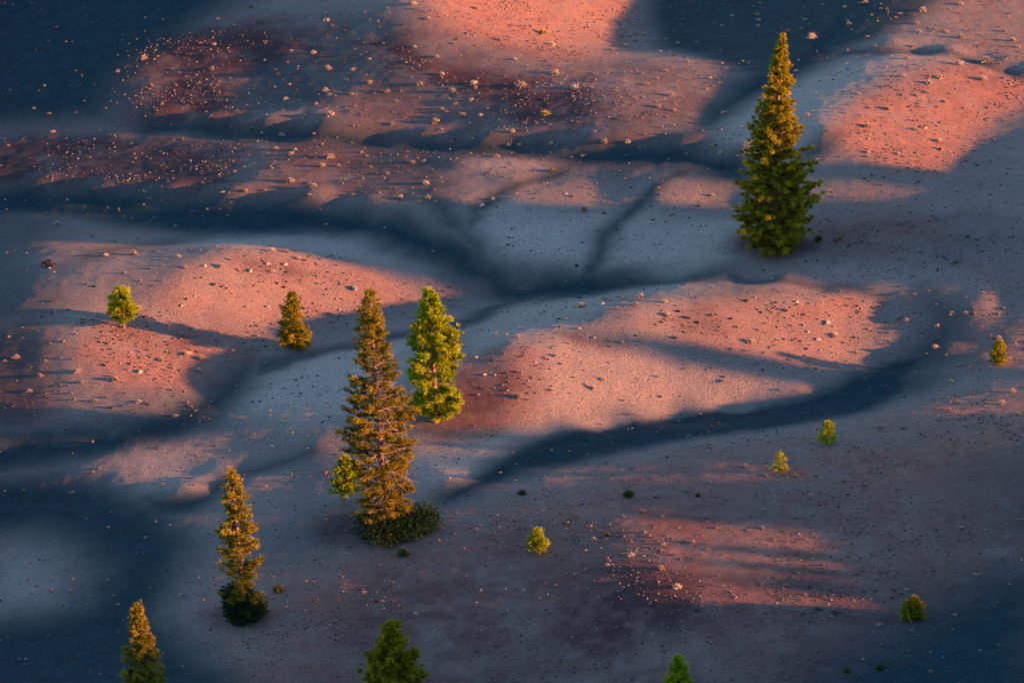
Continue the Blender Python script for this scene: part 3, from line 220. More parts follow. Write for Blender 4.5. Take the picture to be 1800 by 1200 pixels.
PLACES_WARM=[(-33.6,89.3,0.39),(-33.2,86.0,0.30),(-33.7,83.4,0.39),(-28.7,86.9,0.22),(-30.6,84.6,0.22),(-41.6,81.7,0.60),(-43.7,86.7,0.26),(-43.7,84.5,0.17),(-43.6,80.1,0.30),(-44.4,79.3,0.38),(-48.5,80.0,0.34),(-37.1,91.0,0.17),(-36.2,87.9,0.17),(-21.1,86.2,0.30),(-20.9,84.3,0.60),(-22.2,77.7,0.51),(-20.4,72.8,0.67),(-20.5,66.8,0.54),(-20.0,65.2,0.42),(-26.0,73.5,0.38),(-24.8,65.8,0.46),(-21.4,63.0,0.41),(-19.7,59.5,0.70),(-33.6,77.0,0.38),(-32.6,73.6,0.25),(-32.8,72.5,0.25),(-33.6,72.7,0.21),(-32.4,70.6,0.21),(-38.7,68.6,0.29),(-34.7,63.6,0.29),(-35.6,63.1,0.21),(-30.6,61.0,0.25),(-32.9,62.8,0.21),(-27.8,60.3,0.33),(-23.8,60.4,0.29),(-25.4,52.8,0.53),(-23.2,52.1,0.37),(-23.6,50.8,0.37),(-19.3,49.4,0.61),(-20.2,47.2,0.56),(-18.4,47.2,0.40),(-23.4,42.9,0.64),(-20.8,40.8,0.44),(-29.8,50.8,0.28),(-29.5,47.6,0.32),(-28.5,48.7,0.20),(-28.0,41.2,0.36),(-25.9,41.2,0.24),(-45.2,64.0,0.25),(-50.5,65.3,0.42),(-53.3,72.9,0.34),(-51.4,70.7,0.34),(-48.3,69.8,0.25),(-40.8,57.9,0.21),(-40.8,56.1,0.21),(-40.6,54.9,0.20),(-40.8,53.7,0.25),(-38.7,50.0,0.20),(-37.6,47.7,0.28),(-42.3,49.5,0.24),(-43.3,49.9,0.16),(-48.4,58.9,0.29),(-55.3,63.2,0.25),(-55.4,57.1,0.21),(-45.0,69.7,0.21),(-44.6,71.4,0.21),(-43.8,70.6,0.21),(-41.3,72.4,0.21),(-42.5,71.2,0.21),(-43.1,72.5,0.25),(-36.7,58.8,0.25),(-35.7,58.9,0.29),(-37.4,63.5,0.29),(-29.7,41.0,0.28),(-30.4,41.3,0.32),(-21.2,38.4,0.32),(-47.5,37.4,0.52),(-33.5,44.0,0.20),(-31.6,43.7,0.28),(-39.7,85.2,0.17),(-35.3,84.1,0.17),(-35.2,82.2,0.21),(-39.4,82.5,0.17),(-27.8,81.8,0.26),(-24.8,78.9,0.30),(-27.7,77.8,0.26),(-30.6,79.7,0.21),(-26.2,70.1,0.29),(-28.6,70.5,0.25),(-11.1,84.8,0.56),(-9.4,81.5,0.38),(-10.8,75.7,0.34),(-15.9,73.9,0.38),(-17.6,71.7,0.46),(-7.7,68.0,0.50),(-15.7,67.5,0.54),(-10.0,65.8,0.58),(-13.6,64.9,0.46),(-17.5,64.8,0.37),(-15.0,64.8,0.21),(-12.1,64.8,0.29),(-12.6,62.5,0.25),(-6.5,63.6,0.58),(-4.2,64.9,0.58),(-4.0,63.8,0.37),(-4.4,60.9,0.45),(-6.1,60.7,0.37),(-6.8,61.9,0.29),(1.0,63.4,0.75),(0.7,60.9,0.29),(4.8,67.4,0.58),(6.8,61.7,0.78),(3.9,71.9,0.29),(4.5,80.7,0.64),(-1.4,78.7,0.47),(-4.1,86.4,0.47),(-8.3,72.9,0.38),(0.3,72.2,0.34),(-7.6,59.9,0.33),(-7.1,59.1,0.37),(-5.3,57.5,0.66),(-3.4,56.9,0.37),(-2.5,56.4,0.25),(-8.3,56.9,0.66),(-12.9,56.8,0.49),(-17.1,56.4,0.25),(-3.9,53.2,0.24),(-6.4,51.8,0.32),(-4.2,50.7,0.32),(0.1,51.3,0.49),(-0.4,49.1,0.40),(0.8,49.0,0.36),(4.2,48.3,0.36),(1.7,49.4,0.28),(2.7,52.7,0.28),(0.5,54.4,0.20),(7.0,51.8,0.24),(6.6,50.2,0.24),(9.8,46.7,0.64),(12.3,46.4,0.48),(13.5,45.5,0.28),(14.1,45.6,0.28),(14.1,47.5,0.28),(16.0,49.1,0.28),(17.3,49.4,0.28),(15.8,54.9,0.49),(17.4,53.9,0.45),(17.3,58.9,0.57),(14.7,62.3,0.45),(13.3,57.7,0.29),(11.4,60.8,0.25),(15.9,64.7,0.33),(11.4,82.3,0.47),(10.5,67.3,0.29),(12.4,67.4,0.25),(14.3,66.8,0.33),(17.0,68.3,0.42),(13.3,98.9,0.31),(13.6,95.4,0.26),(12.9,92.0,0.31),(14.1,93.5,0.35),(14.4,90.5,0.39),(15.1,89.6,0.39),(14.8,92.0,0.31),(13.5,89.3,0.30),(14.0,87.2,0.30),(12.9,84.9,0.34),(12.4,89.9,0.26),(15.4,86.7,0.30),(16.4,86.8,0.39),(16.0,93.2,0.26),(14.0,97.9,0.22),(14.6,98.8,0.27),(15.4,94.8,0.22),(16.7,80.3,0.30),(17.2,84.6,0.26),(18.8,83.9,0.43),(17.8,79.9,0.26),(15.8,80.8,0.21),(10.9,89.1,0.39),(11.7,92.9,0.22),(10.5,93.9,0.31),(7.5,95.7,0.22),(4.1,91.8,0.17),(0.0,83.7,0.17),(-16.0,50.4,0.28),(-17.4,48.0,0.20),(-10.5,46.1,0.44),(-9.3,46.1,0.32),(-13.1,43.6,0.40),(-13.4,42.1,0.28),(-17.2,43.9,0.24),(-9.0,39.7,0.60),(-8.7,35.5,0.47),(-7.9,34.3,0.27),(-11.6,36.6,0.43),(-16.6,38.4,0.36),(-12.1,39.3,0.20),(-7.4,41.0,0.24),(-6.5,45.5,0.28),(-5.2,44.3,0.20),(-2.0,34.5,0.31),(5.5,31.1,0.31),(7.4,30.9,0.55),(9.5,32.9,0.23),(11.8,38.0,0.24),(11.3,40.1,0.20),(8.9,37.7,0.20),(15.3,32.9,0.31),(16.3,28.2,0.50),(0.5,35.2,0.24),(28.2,88.3,0.39),(28.0,86.1,0.39),(31.1,82.2,0.47),(30.5,83.6,0.26),(31.2,85.1,0.26),(32.7,82.4,0.39),(33.6,78.0,0.81),(33.3,85.7,0.39),(37.9,87.8,0.35),(37.9,81.1,0.38),(40.3,88.4,0.48),(46.4,83.4,0.60),(45.4,78.8,0.38),(48.4,75.6,0.42),(49.8,73.6,0.55),(44.3,70.8,0.38),(43.8,77.6,0.21),(49.5,84.1,0.30),(50.9,85.8,0.47),(54.9,76.1,0.47),(55.5,72.6,0.50),(55.8,70.1,0.42),(54.2,70.6,0.29),(50.6,76.5,0.25),(52.0,65.8,0.91),(48.7,63.6,0.66),(43.2,65.2,0.50),(44.6,69.7,0.21),(37.1,71.1,0.29),(40.2,71.1,0.29),(42.2,58.4,0.41),(39.7,55.6,0.20),(44.9,57.0,0.53),(44.5,54.9,0.45),(43.3,53.9,0.32),(46.2,58.8,0.66),(51.0,59.5,0.70),(46.8,61.5,0.29),(46.4,53.4,0.41),(39.9,49.7,0.52),(40.2,48.8,0.28),(39.1,47.5,0.24),(35.4,47.6,0.24),(33.2,43.8,0.28),(37.4,44.5,0.64),(31.3,47.7,0.48),(42.6,45.8,0.44),(44.8,43.8,0.56),(48.7,51.7,0.20),(40.2,38.7,0.39),(39.0,39.5,0.28),(37.0,38.1,0.43),(36.9,37.1,0.35),(24.3,47.2,0.36),(24.1,45.0,0.28),(23.0,53.2,0.28),(22.6,53.0,0.37),(21.1,43.6,0.40),(21.9,41.8,0.48),(25.7,45.4,0.36),(24.4,41.2,0.24),(21.2,61.4,0.29),(22.7,63.7,0.29),(23.7,60.8,0.21),(21.6,65.5,0.33),(23.3,72.4,0.25),(23.7,69.8,0.29),(24.9,68.7,0.21),(25.2,71.4,0.21),(26.2,71.3,0.21),(20.9,83.2,0.30),(19.5,73.4,0.38),(22.5,76.5,0.25),(31.2,76.3,0.21),(30.5,75.8,0.30),(33.8,72.6,0.29),(33.8,71.9,0.21),(20.7,32.6,0.31),(26.1,90.5,0.22),(35.6,90.2,0.26),(39.6,88.6,0.30),(42.6,81.0,0.21),(47.2,76.8,0.21),(52.3,74.9,0.25),(37.9,68.0,0.21),(29.6,83.0,0.21),(26.6,78.9,0.17),(-38.3,22.2,0.61),(-41.1,21.9,0.46),(-40.9,29.8,0.31),(-45.9,30.7,0.20),(-33.6,20.0,0.42),(-32.5,25.4,0.27),(-31.5,21.7,0.23),(-32.7,16.6,0.34),(-29.2,17.4,0.46),(-28.5,19.1,0.27),(-35.9,16.8,0.30),(-38.7,16.2,0.30),(-37.0,14.4,0.23),(-34.6,14.2,0.26),(-24.3,22.3,0.54),(-22.9,22.9,0.50),(-21.6,21.3,0.46),(-20.8,21.2,0.35),(-24.1,18.1,0.42),(-17.9,13.2,0.38),(-25.1,9.0,0.30),(-39.2,2.6,0.33),(-38.2,-3.4,0.48),(-34.1,0.9,0.48),(-31.7,2.6,0.56),(-30.3,2.2,0.67),(-30.4,-0.1,0.48),(-25.7,4.5,0.37),(-27.3,4.1,0.33),(-41.9,-2.1,0.48),(-41.4,-3.5,0.37),(-45.6,-2.0,0.40),(-45.2,-0.1,0.29),(-42.5,-0.3,0.29),(-48.2,1.2,0.52),(-49.3,1.0,0.30),(-49.3,4.9,0.33),(-45.0,2.5,0.26),(-33.1,-0.3,0.26),(-31.0,-7.2,0.29),(-32.7,-4.6,0.22),(-45.6,-7.6,0.25),(-44.0,-8.8,0.22),(-35.4,-11.9,0.25),(-49.4,25.1,0.23),(-50.6,21.0,0.23),(-49.0,8.1,0.19),(0.5,-3.1,0.40),(6.8,4.4,0.55),(10.2,1.7,0.33),(12.0,2.5,0.44),(12.6,6.5,0.45),(14.8,3.3,0.48),(15.0,0.6,0.44),(15.8,-2.7,0.36),(1.6,-5.9,0.18),(4.2,-7.0,0.33),(4.8,-8.1,0.32),(6.6,-5.7,0.18),(8.7,-9.6,0.50),(7.7,-11.0,0.43),(3.8,-12.3,0.29),(0.6,-13.7,0.57),(1.5,-14.0,0.25),(-3.2,-13.1,0.25),(14.2,-10.8,0.29),(37.0,7.0,0.22),(41.4,4.2,0.30),(38.6,3.9,0.18),(37.7,3.4,0.44),(38.4,2.9,0.37),(41.3,1.4,0.44),(42.8,2.4,0.41),(44.1,2.1,0.37),(46.9,-2.1,0.37),(40.8,-2.3,0.55),(36.5,-1.7,0.26),(36.7,1.6,0.26),(36.6,0.4,0.26),(38.4,0.5,0.18),(39.6,1.2,0.18),(38.4,-7.7,0.25),(37.6,-3.9,0.18),(33.3,-1.5,0.29),(31.4,-5.1,0.33),(33.0,-5.4,0.25),(31.3,0.8,0.51),(32.3,-0.1,0.26),(32.9,5.3,0.26),(33.2,3.9,0.22),(26.8,3.6,0.41),(27.2,1.4,0.26),(23.9,-0.0,0.29),(23.0,-2.1,0.48),(22.4,-3.6,0.29),(21.8,-0.0,0.29),(21.2,-3.6,0.29),(23.5,-5.7,0.29),(41.5,-11.6,0.39),(42.7,-7.2,0.36),(43.7,-7.7,0.40),(44.6,-7.3,0.22),(46.7,-17.4,0.46),(45.3,-21.0,0.46),(46.3,-24.7,0.42),(40.3,-22.3,0.31),(35.7,-26.6,0.42),(33.7,-25.7,0.56),(39.0,-25.4,0.28),(29.6,7.3,0.19),(-38.5,-18.9,0.28),(-45.8,-17.7,0.18),(13.0,-37.6,0.44),(13.3,-41.9,0.30),(7.2,-45.4,0.33),(10.4,-49.6,0.46),(9.7,-49.1,0.23),(13.2,-47.7,0.33),(8.3,-50.8,0.30),(12.9,-52.4,0.49),(14.2,-56.2,0.58),(12.5,-49.9,0.16),(13.6,-54.7,0.23),(11.7,-45.2,0.27),(25.4,-35.3,0.44),(28.0,-33.1,0.31),(28.6,-34.6,0.24),(31.9,-32.4,0.34),(32.1,-35.0,0.24),(28.9,-36.8,0.31),(30.6,-36.8,0.31),(31.4,-37.7,0.37),(33.7,-37.3,0.27),(22.8,-34.8,0.20),(23.0,-36.6,0.27),(23.7,-36.1,0.24),(22.3,-41.0,0.37),(25.1,-42.6,0.30),(26.5,-42.3,0.34),(17.1,-42.2,0.50),(17.2,-43.0,0.23),(22.0,-44.5,0.37),(20.7,-45.0,0.23),(15.8,-47.4,0.43),(17.1,-48.8,0.23),(22.5,-48.0,0.20),(24.0,-47.2,0.17),(17.8,-54.0,0.20),(24.4,-57.9,0.16),(19.9,-63.0,0.38),(33.5,-65.0,0.22)]
PLACES_PALEROCK=[(-52.7,78.9,0.43),(-3.1,33.5,0.63),(5.6,35.1,0.35),(43.7,46.7,0.52),(48.7,49.6,0.24),(32.4,29.6,0.23),(22.2,47.2,0.44),(19.2,34.5,0.20),(-30.8,17.2,0.49),(-24.6,19.2,0.50),(-22.9,19.7,0.46),(-26.3,17.6,0.61),(-32.7,10.6,0.34),(-31.5,12.3,0.30),(-24.3,12.7,0.53),(-31.1,7.2,0.45),(-37.9,-0.6,0.29),(-36.0,-1.7,0.66),(-21.0,-9.9,0.47),(-16.7,-9.8,0.18),(-15.6,14.5,0.27),(-5.1,18.3,0.15),(6.5,-1.2,0.48),(7.9,-2.7,0.40),(8.8,4.0,0.52),(-3.4,-7.0,0.36),(-2.6,-10.1,0.43),(-1.6,-10.3,0.29),(2.2,-8.3,0.29),(-6.3,-18.0,0.14),(25.7,11.2,0.34),(34.3,-3.1,0.26),(29.6,-0.2,0.55),(28.7,0.8,0.37),(28.3,1.8,0.44),(30.7,2.7,0.59),(27.8,5.1,0.37),(45.0,7.2,0.37),(34.2,15.8,0.19),(-37.0,-26.3,0.17),(10.6,-52.5,0.16),(-3.0,-42.1,0.13),(-0.8,-43.0,0.10),(-1.8,-58.6,0.16),(-6.6,-57.9,0.29),(-12.1,-58.6,0.23),(-0.7,-55.7,0.13),(13.7,-33.5,0.14),(20.9,-49.9,0.13),(26.1,-49.3,0.16),(23.1,-58.5,0.32),(42.7,-54.9,0.16),(43.6,-55.4,0.26),(29.1,-69.9,0.31),(24.7,-67.8,0.16),(41.4,-46.8,0.17),(34.6,-44.7,0.13)]
PLACES_YELLOW=[(-45.7,56.4,0.29),(3.4,84.3,0.73),(3.6,54.9,0.73),(4.3,41.8,0.48),(32.8,18.3,0.34),(29.7,-36.7,0.27)]
PLACES_RUSTROCK=[(-39.0,54.4,0.29),(-40.3,66.2,0.33),(-8.2,37.8,0.51),(9.4,30.3,0.47),(34.2,45.6,0.28),(44.9,41.7,0.72),(41.9,19.7,0.30),(-36.9,8.9,0.41),(-43.7,2.7,0.44),(-37.0,-0.5,0.48),(-48.9,19.4,0.34),(-31.5,3.5,0.33),(1.1,-7.6,0.25),(3.8,-5.7,0.33),(36.0,5.6,0.33),(44.8,1.9,0.52),(-17.2,-24.2,0.56),(8.3,-49.2,0.69),(10.4,-46.9,0.36),(3.8,-53.1,0.29),(18.0,-44.3,0.43),(18.3,-49.8,0.23),(19.5,-51.0,0.23),(22.9,-51.1,0.20),(21.8,-56.4,0.26),(14.9,-56.9,0.26),(16.1,-61.6,0.19)]
PLACES_DARKROCK=[(-30.9,67.8,0.21),(-46.6,43.1,0.28),(-29.9,91.3,0.57),(-51.6,86.2,0.39),(-46.8,93.8,0.39),(-48.3,55.9,0.41),(-31.4,79.8,0.26),(-23.8,70.6,0.34),(-12.4,80.6,0.47),(-6.2,77.2,0.38),(6.2,34.4,0.47),(-2.8,40.9,0.44),(2.2,47.2,0.36),(-7.0,32.6,0.31),(-1.4,31.2,0.23),(6.0,28.9,0.27),(47.2,52.3,0.24),(39.7,52.0,0.28),(46.0,46.3,0.28),(33.9,37.2,0.28),(19.2,30.3,0.51),(48.3,36.7,0.43),(47.7,56.7,0.29),(43.6,52.8,0.32),(45.3,52.0,0.36),(42.2,51.1,0.40),(36.3,32.5,0.39),(38.3,32.6,0.39),(39.7,33.8,0.27),(36.7,31.9,0.27),(-43.4,32.4,0.43),(-22.6,18.5,0.46),(-29.7,14.5,0.68),(-29.0,14.4,0.45),(-31.0,15.2,0.38),(-31.6,15.0,0.34),(-28.4,14.3,0.34),(-32.3,11.6,0.41),(-22.8,16.1,0.49),(-23.5,16.5,0.38),(-20.8,13.5,0.42),(-20.3,13.0,0.30),(-31.7,7.3,0.30),(-36.3,8.5,0.64),(-35.5,8.5,0.34),(-39.5,-1.1,0.48),(-45.7,11.4,0.49),(-42.2,6.4,0.48),(-41.6,14.0,0.53),(-42.5,14.4,0.38),(-34.8,-7.4,0.40),(-37.3,-7.4,0.33),(-36.6,-8.4,0.25),(-24.8,-7.8,0.44),(-33.0,-8.6,0.25),(-27.6,17.5,0.34),(-25.9,13.1,0.26),(-25.8,15.6,0.27),(-38.8,-2.8,0.37),(-33.7,3.9,0.41),(-32.5,2.3,0.37),(-33.6,0.9,0.26),(-50.0,29.7,0.31),(11.9,-2.5,0.33),(16.2,1.5,0.51),(14.5,-0.6,0.37),(-4.3,5.5,0.56),(-1.9,-8.1,0.32),(-0.9,-8.3,0.25),(2.7,-4.5,0.29),(4.6,-0.6,0.40),(1.5,2.6,0.26),(3.8,-1.3,0.29),(5.8,-5.3,0.25),(2.9,-2.5,0.29),(10.4,-0.2,0.26),(8.2,16.0,0.19),(27.8,-0.8,0.40),(28.4,-1.9,0.40),(24.2,2.9,0.41),(25.7,4.8,0.41),(22.8,4.6,0.52),(19.3,1.4,0.51),(17.0,0.5,0.77),(17.9,-0.0,0.55),(20.8,-1.8,0.22),(37.1,-25.6,0.24),(41.9,9.6,0.37),(29.2,14.2,0.41),(42.7,11.4,0.41),(45.2,14.7,0.60),(45.2,10.3,0.19),(27.0,11.2,0.19),(-30.9,-39.8,0.37),(-36.5,-41.4,0.47),(-26.2,-52.3,0.43),(-21.0,-36.5,0.24),(-17.5,-41.9,0.37),(-18.9,-42.1,0.37),(-17.1,-47.2,0.20),(-35.4,-20.5,0.21),(-30.9,-19.6,0.21),(-21.4,-48.6,0.23),(-19.7,-47.9,0.20),(12.4,-43.7,0.23),(4.8,-37.3,0.24),(-2.3,-47.6,0.37),(-0.8,-56.8,0.32),(9.8,-59.0,0.39),(11.4,-59.7,0.29),(11.0,-64.3,0.35),(4.3,-48.4,0.23),(6.7,-53.9,0.23),(0.7,-41.0,0.20),(2.2,-45.7,0.17),(-3.3,-49.4,0.20),(-5.6,-50.9,0.23),(25.9,-38.5,0.24),(23.1,-50.2,0.26),(26.8,-51.9,0.36),(22.5,-54.5,0.36),(25.5,-56.1,0.49),(28.8,-62.5,0.32),(30.2,-50.8,0.30),(31.2,-50.6,0.33),(32.7,-57.3,0.26),(34.3,-57.6,0.26),(28.6,-70.1,0.31),(30.9,-67.9,0.22),(41.5,-75.8,0.31)]
PLACES_PALE=[(-25.0,57.4,0.57),(-21.3,55.5,0.37),(-38.9,44.8,0.40),(-38.3,43.2,0.32),(-31.9,38.9,0.28),(-32.6,40.9,0.24),(-34.6,41.6,0.28),(-35.1,36.4,0.32),(-30.6,38.7,0.24),(-29.7,37.2,0.28),(-28.4,39.3,0.24),(-38.1,37.1,0.28),(-48.9,48.0,0.28),(-51.2,90.2,0.26),(-19.9,36.1,0.28),(-19.2,32.5,0.31),(-24.6,70.2,0.29),(4.1,52.0,0.28),(17.6,86.6,0.30),(-1.6,46.0,0.52),(6.3,45.3,0.28),(7.5,45.4,0.32),(-10.0,30.5,0.23),(-3.0,30.9,0.20),(28.1,90.6,0.57),(41.8,85.1,0.30),(43.8,82.7,0.34),(45.3,75.6,0.46),(39.6,75.4,0.38),(35.6,62.2,0.37),(31.1,65.1,0.41),(37.0,53.6,0.41),(40.8,55.5,0.28),(40.2,61.8,0.21),(38.0,49.5,0.40),(24.0,88.9,0.35),(23.3,89.8,0.30),(25.3,91.9,0.39),(28.7,94.9,0.35),(-18.4,24.4,0.42),(-43.7,0.1,0.26),(-42.0,1.4,0.22),(-46.5,-3.7,0.44),(-42.3,-4.9,0.26),(-41.9,-5.8,0.25),(-39.9,-6.3,0.33),(-35.7,-6.9,0.44),(-38.9,-5.8,0.25),(-40.8,-6.2,0.18),(-39.7,-12.9,0.29),(-26.7,-2.7,0.29),(-32.1,-9.4,0.40),(-52.5,34.6,0.28),(-0.4,24.9,0.31),(1.6,16.6,0.15),(7.3,11.2,0.30),(3.1,13.7,0.26),(-6.9,21.5,0.23),(-8.1,25.1,0.27),(-10.7,25.5,0.19),(-2.1,18.6,0.19),(-6.6,18.5,0.19),(-0.8,11.6,0.19),(10.6,-3.4,0.44),(12.2,-3.3,0.29),(5.3,1.1,0.37),(4.4,1.6,0.33),(2.2,3.1,0.22),(-1.5,-0.7,0.26),(-0.5,-2.0,0.26),(0.7,0.4,0.22),(-4.6,-3.7,0.29),(2.5,10.2,0.23),(-2.5,-3.5,0.18),(-12.3,27.6,0.16),(-13.5,26.7,0.16),(35.6,7.8,0.26),(38.3,6.8,0.41),(39.5,6.5,0.33),(40.8,6.5,0.26),(41.3,-0.1,0.18),(39.3,-8.2,0.18),(19.2,-6.5,0.36),(20.1,-8.2,0.40),(29.9,-9.8,0.25),(29.0,-9.7,0.22),(27.5,-10.3,0.14),(46.0,-13.0,0.25),(48.2,-11.1,0.25),(40.7,-19.3,0.18),(43.7,10.3,0.67),(46.3,7.9,0.33),(46.0,4.7,0.30),(37.2,11.4,0.22),(37.2,9.2,0.19),(40.5,13.0,0.41),(40.5,14.9,0.30),(36.3,17.4,0.19),(32.2,13.5,0.23),(44.9,-29.3,0.24),(45.9,-30.6,0.34),(45.5,-33.1,0.27),(31.7,17.8,0.23),(33.1,15.7,0.26),(38.5,12.4,0.26),(42.0,15.0,0.26),(48.1,15.3,0.23),(-32.3,-23.2,0.32),(-33.3,-22.6,0.21),(-30.1,-22.0,0.39),(-29.5,-22.2,0.25),(-39.1,-19.3,0.25),(-40.9,-21.8,0.32),(-36.9,-29.8,0.28),(-33.3,-32.7,0.34),(-32.5,-30.1,0.24),(-33.2,-36.0,0.27),(-41.1,-40.5,0.27),(-29.2,-45.2,0.44),(-40.7,-49.1,0.23),(-43.3,-47.8,0.13),(-38.7,-50.3,0.17),(-29.9,-52.2,0.26),(-33.9,-49.6,0.17),(-28.2,-58.8,0.26),(-20.3,-23.8,0.25),(-19.7,-41.9,0.20),(-15.2,-54.0,0.33),(-19.3,-52.5,0.20),(-42.3,-54.1,0.20),(-24.8,-22.2,0.21),(-23.8,-35.3,0.21),(-38.2,-44.5,0.20),(-35.4,-43.3,0.24),(11.6,-40.6,0.47),(9.9,-41.6,0.34),(5.0,-41.3,0.24),(3.7,-41.2,0.27),(7.0,-42.7,0.23),(5.8,-44.3,0.27),(5.3,-43.8,0.20),(-12.9,-49.5,0.43),(-11.2,-51.6,0.36),(-12.2,-51.0,0.20),(-8.1,-47.2,0.20),(-4.0,-49.1,0.23),(1.4,-58.8,0.23),(8.8,-61.6,0.26),(-8.3,-54.6,0.36),(-5.0,-56.0,0.29),(1.4,-62.9,0.26),(6.5,-47.4,0.27),(8.3,-45.6,0.20),(0.3,-30.7,0.24),(2.4,-55.0,0.20),(21.0,-32.9,0.44),(23.0,-32.2,0.31),(15.6,-36.7,0.51),(25.5,-33.1,0.21),(34.6,-33.4,0.55),(36.5,-33.1,0.27),(26.7,-38.9,0.40),(28.4,-39.2,0.30),(30.9,-63.6,0.41),(33.7,-57.2,0.32),(39.1,-48.2,0.36),(39.3,-47.2,0.17),(41.1,-49.3,0.23),(39.7,-56.8,0.42),(38.8,-54.4,0.23),(35.9,-54.7,0.20),(37.1,-57.8,0.19),(39.5,-59.9,0.22),(37.7,-58.7,0.19),(34.4,-73.2,0.31),(22.1,-70.8,0.25),(44.0,-48.5,0.26),(42.8,-51.1,0.23),(40.3,-69.9,0.22),(37.3,-63.0,0.38),(36.2,-64.5,0.16)]
PLACES_GREEN=[(-28.2,58.7,0.41),(-38.4,-7.6,0.36),(6.5,19.5,0.38),(33.2,0.9,0.26)]
PLACES_LAVA=[(-46.8,20.1,1.38)]
PLACES_BOULDER=[(-15.9,17.5,0.86)]
PLACES_OUTCROP=[(25.9,-60.6,0.67),(27.3,-61.2,0.63),(15.7,-60.2,0.63)]
STAND={'conical_pine':(26.3,18.0),'ragged_pine':(-11.0,-39.2),'lush_pine':(-7.2,-16.9),'small_pine':(-15.2,-31.6),'slim_pine':(-23.5,-51.1),'spire_pine':(-30.4,-71.2),'bushy_pine':(-10.0,-68.6),'tiny_pine':(13.7,-72.0),'round_pine':(-38.1,6.0),'young_pine':(-21.4,4.2),'yellow_sapling':(2.2,-46.2),'pale_sapling':(28.7,-28.4),'sparse_sapling':(24.0,-34.5),'edge_sapling':(46.4,-7.6),'squat_sapling':(33.8,-62.5),'s1':(-9.6,-43.2),'s2':(10.4,-37.0),'s3':(0.9,-33.7),'s4':(-20.5,-46.9),'s5':(30.4,-71.7),'s6':(27.6,-71.8),'s7':(8.4,-45.0),'s8':(16.6,-37.8),'s9':(30.7,18.5)}
RIDGE_PINES=[(108.3,-67.5,17.9),(109.5,-62.0,18.0),(107.2,-72.7,17.0),(110.4,-57.7,17.5),(107.0,-73.8,15.8),(107.7,-70.4,17.7),(117.2,-25.6,19.4),(117.2,-26.0,18.5),(117.2,-25.6,18.9)]
def TREES():
    G3 = "tall pines among the dunes"; GS = "pine saplings"
    # broad conical pine at the upper right
    pine("pine_tree", "tallest dense conical pine with golden top at upper right", *STAND['conical_pine'], 22.9,
         [(0, 2.2), (.04, 3.2), (.12, 4.0), (.22, 3.9), (.35, 3.3), (.5, 2.5), (.65, 1.75), (.8, 1.05), (.92, .5), (1, .1)], seed=11, whorl=.45, per=9, bare=.012, lean=(.2, 0), blades=8, tuft=.27, dens=1.35, gaps=.03, inner=.3, width=.058, clump_r=.12, group=G3)
    # old ragged pine with dead limbs in the middle
    pine("pine_tree", "ragged old pine with bare dead branches and dark skirt at its foot", *STAND['ragged_pine'], 24.1,
         [(0, 2.6), (.12, 2.6), (.22, 2.5), (.35, 3.2), (.5, 2.8), (.62, 2.0), (.75, 1.7), (.87, 1.2), (.95, .6), (1, .1)], NEEDLE_OLD, lean=(-1.4, .3), seed=22, whorl=.5, per=7, bare=.10, gaps=.14, dead=110, tuft=.28, dens=1.0, width=.06,
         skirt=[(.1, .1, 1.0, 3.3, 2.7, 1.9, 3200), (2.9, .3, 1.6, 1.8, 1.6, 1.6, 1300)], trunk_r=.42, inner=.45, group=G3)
    # lush pine right behind it
    pine("pine_tree", "lush bright green pine with side leader beside the ragged old pine", *STAND['lush_pine'], 13.2,
         [(0, 1.2), (.1, 2.0), (.25, 2.6), (.45, 2.5), (.6, 1.9), (.75, 1.35), (.88, .8), (1, .2)], NEEDLE_LUSH, lean=(-.4, 0), seed=33, whorl=.6, per=7, bare=.05, tuft=.42, blades=14, dens=.75, gaps=.06, width=.07, inner=.5, spr=.3, clump_r=.2, clumps=1.3,
         leaders=[(.42, -.2, 3.6, 2.1, .8)], trunk_r=.3, lift=55, group=G3)
    pine("pine_tree", "small green pine with bare lower trunk left of the ragged old pine", *STAND['small_pine'], 4.8,
         [(0, .3), (.24, .95), (.42, 1.15), (.65, .9), (.85, .55), (1, .1)], NEEDLE_LUSH, seed=44, whorl=.3, per=6, bare=.26, tuft=.3, dens=.9, lift=50, group=G3)
    # slim golden pine with a round bush of low limbs
    pine("pine_tree", "slim golden pine with round dark bush at its base, lower left", *STAND['slim_pine'], 14.5,
         [(0, 1.6), (.1, 1.9), (.28, 1.0), (.36, 1.7), (.5, 1.75), (.62, 1.55), (.76, 1.15), (.88, .75), (.95, .38), (1, .08)], NEEDLE_OLD, lean=(-.6, 0), seed=55, whorl=.5, per=6, bare=.1, gaps=.22, dens=.9, tuft=.33, inner=.35,
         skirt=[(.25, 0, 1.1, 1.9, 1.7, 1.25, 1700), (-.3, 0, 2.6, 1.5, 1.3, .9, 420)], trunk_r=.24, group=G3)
    pine("pine_tree", "narrow pine spire rising from the bottom edge at lower left", *STAND['spire_pine'], 11.4,
         [(0, 1.5), (.15, 1.6), (.35, 1.5), (.55, 1.15), (.75, .75), (.9, .42), (1, .08)], NEEDLE_OLD, lean=(-.5, 0), seed=66, whorl=.42, per=7, bare=.03, gaps=.1, dens=1., group=G3)
    pine("pine_tree", "dark bushy pine with several tops at the bottom edge", *STAND['bushy_pine'], 6.9,
         [(0, 2.2), (.15, 2.75), (.35, 2.3), (.5, 1.5), (.65, 1.0), (.82, .7), (1, .12)], seed=77, whorl=.4, per=8, bare=.02, tuft=.34, dens=.95, lift=60,
         leaders=[(.3, .1, 2.0, 2.0, .8), (.35, 3.3, 1.7, 1.9, .7), (.62, .6, 2.4, .6, .4)], group=G3)
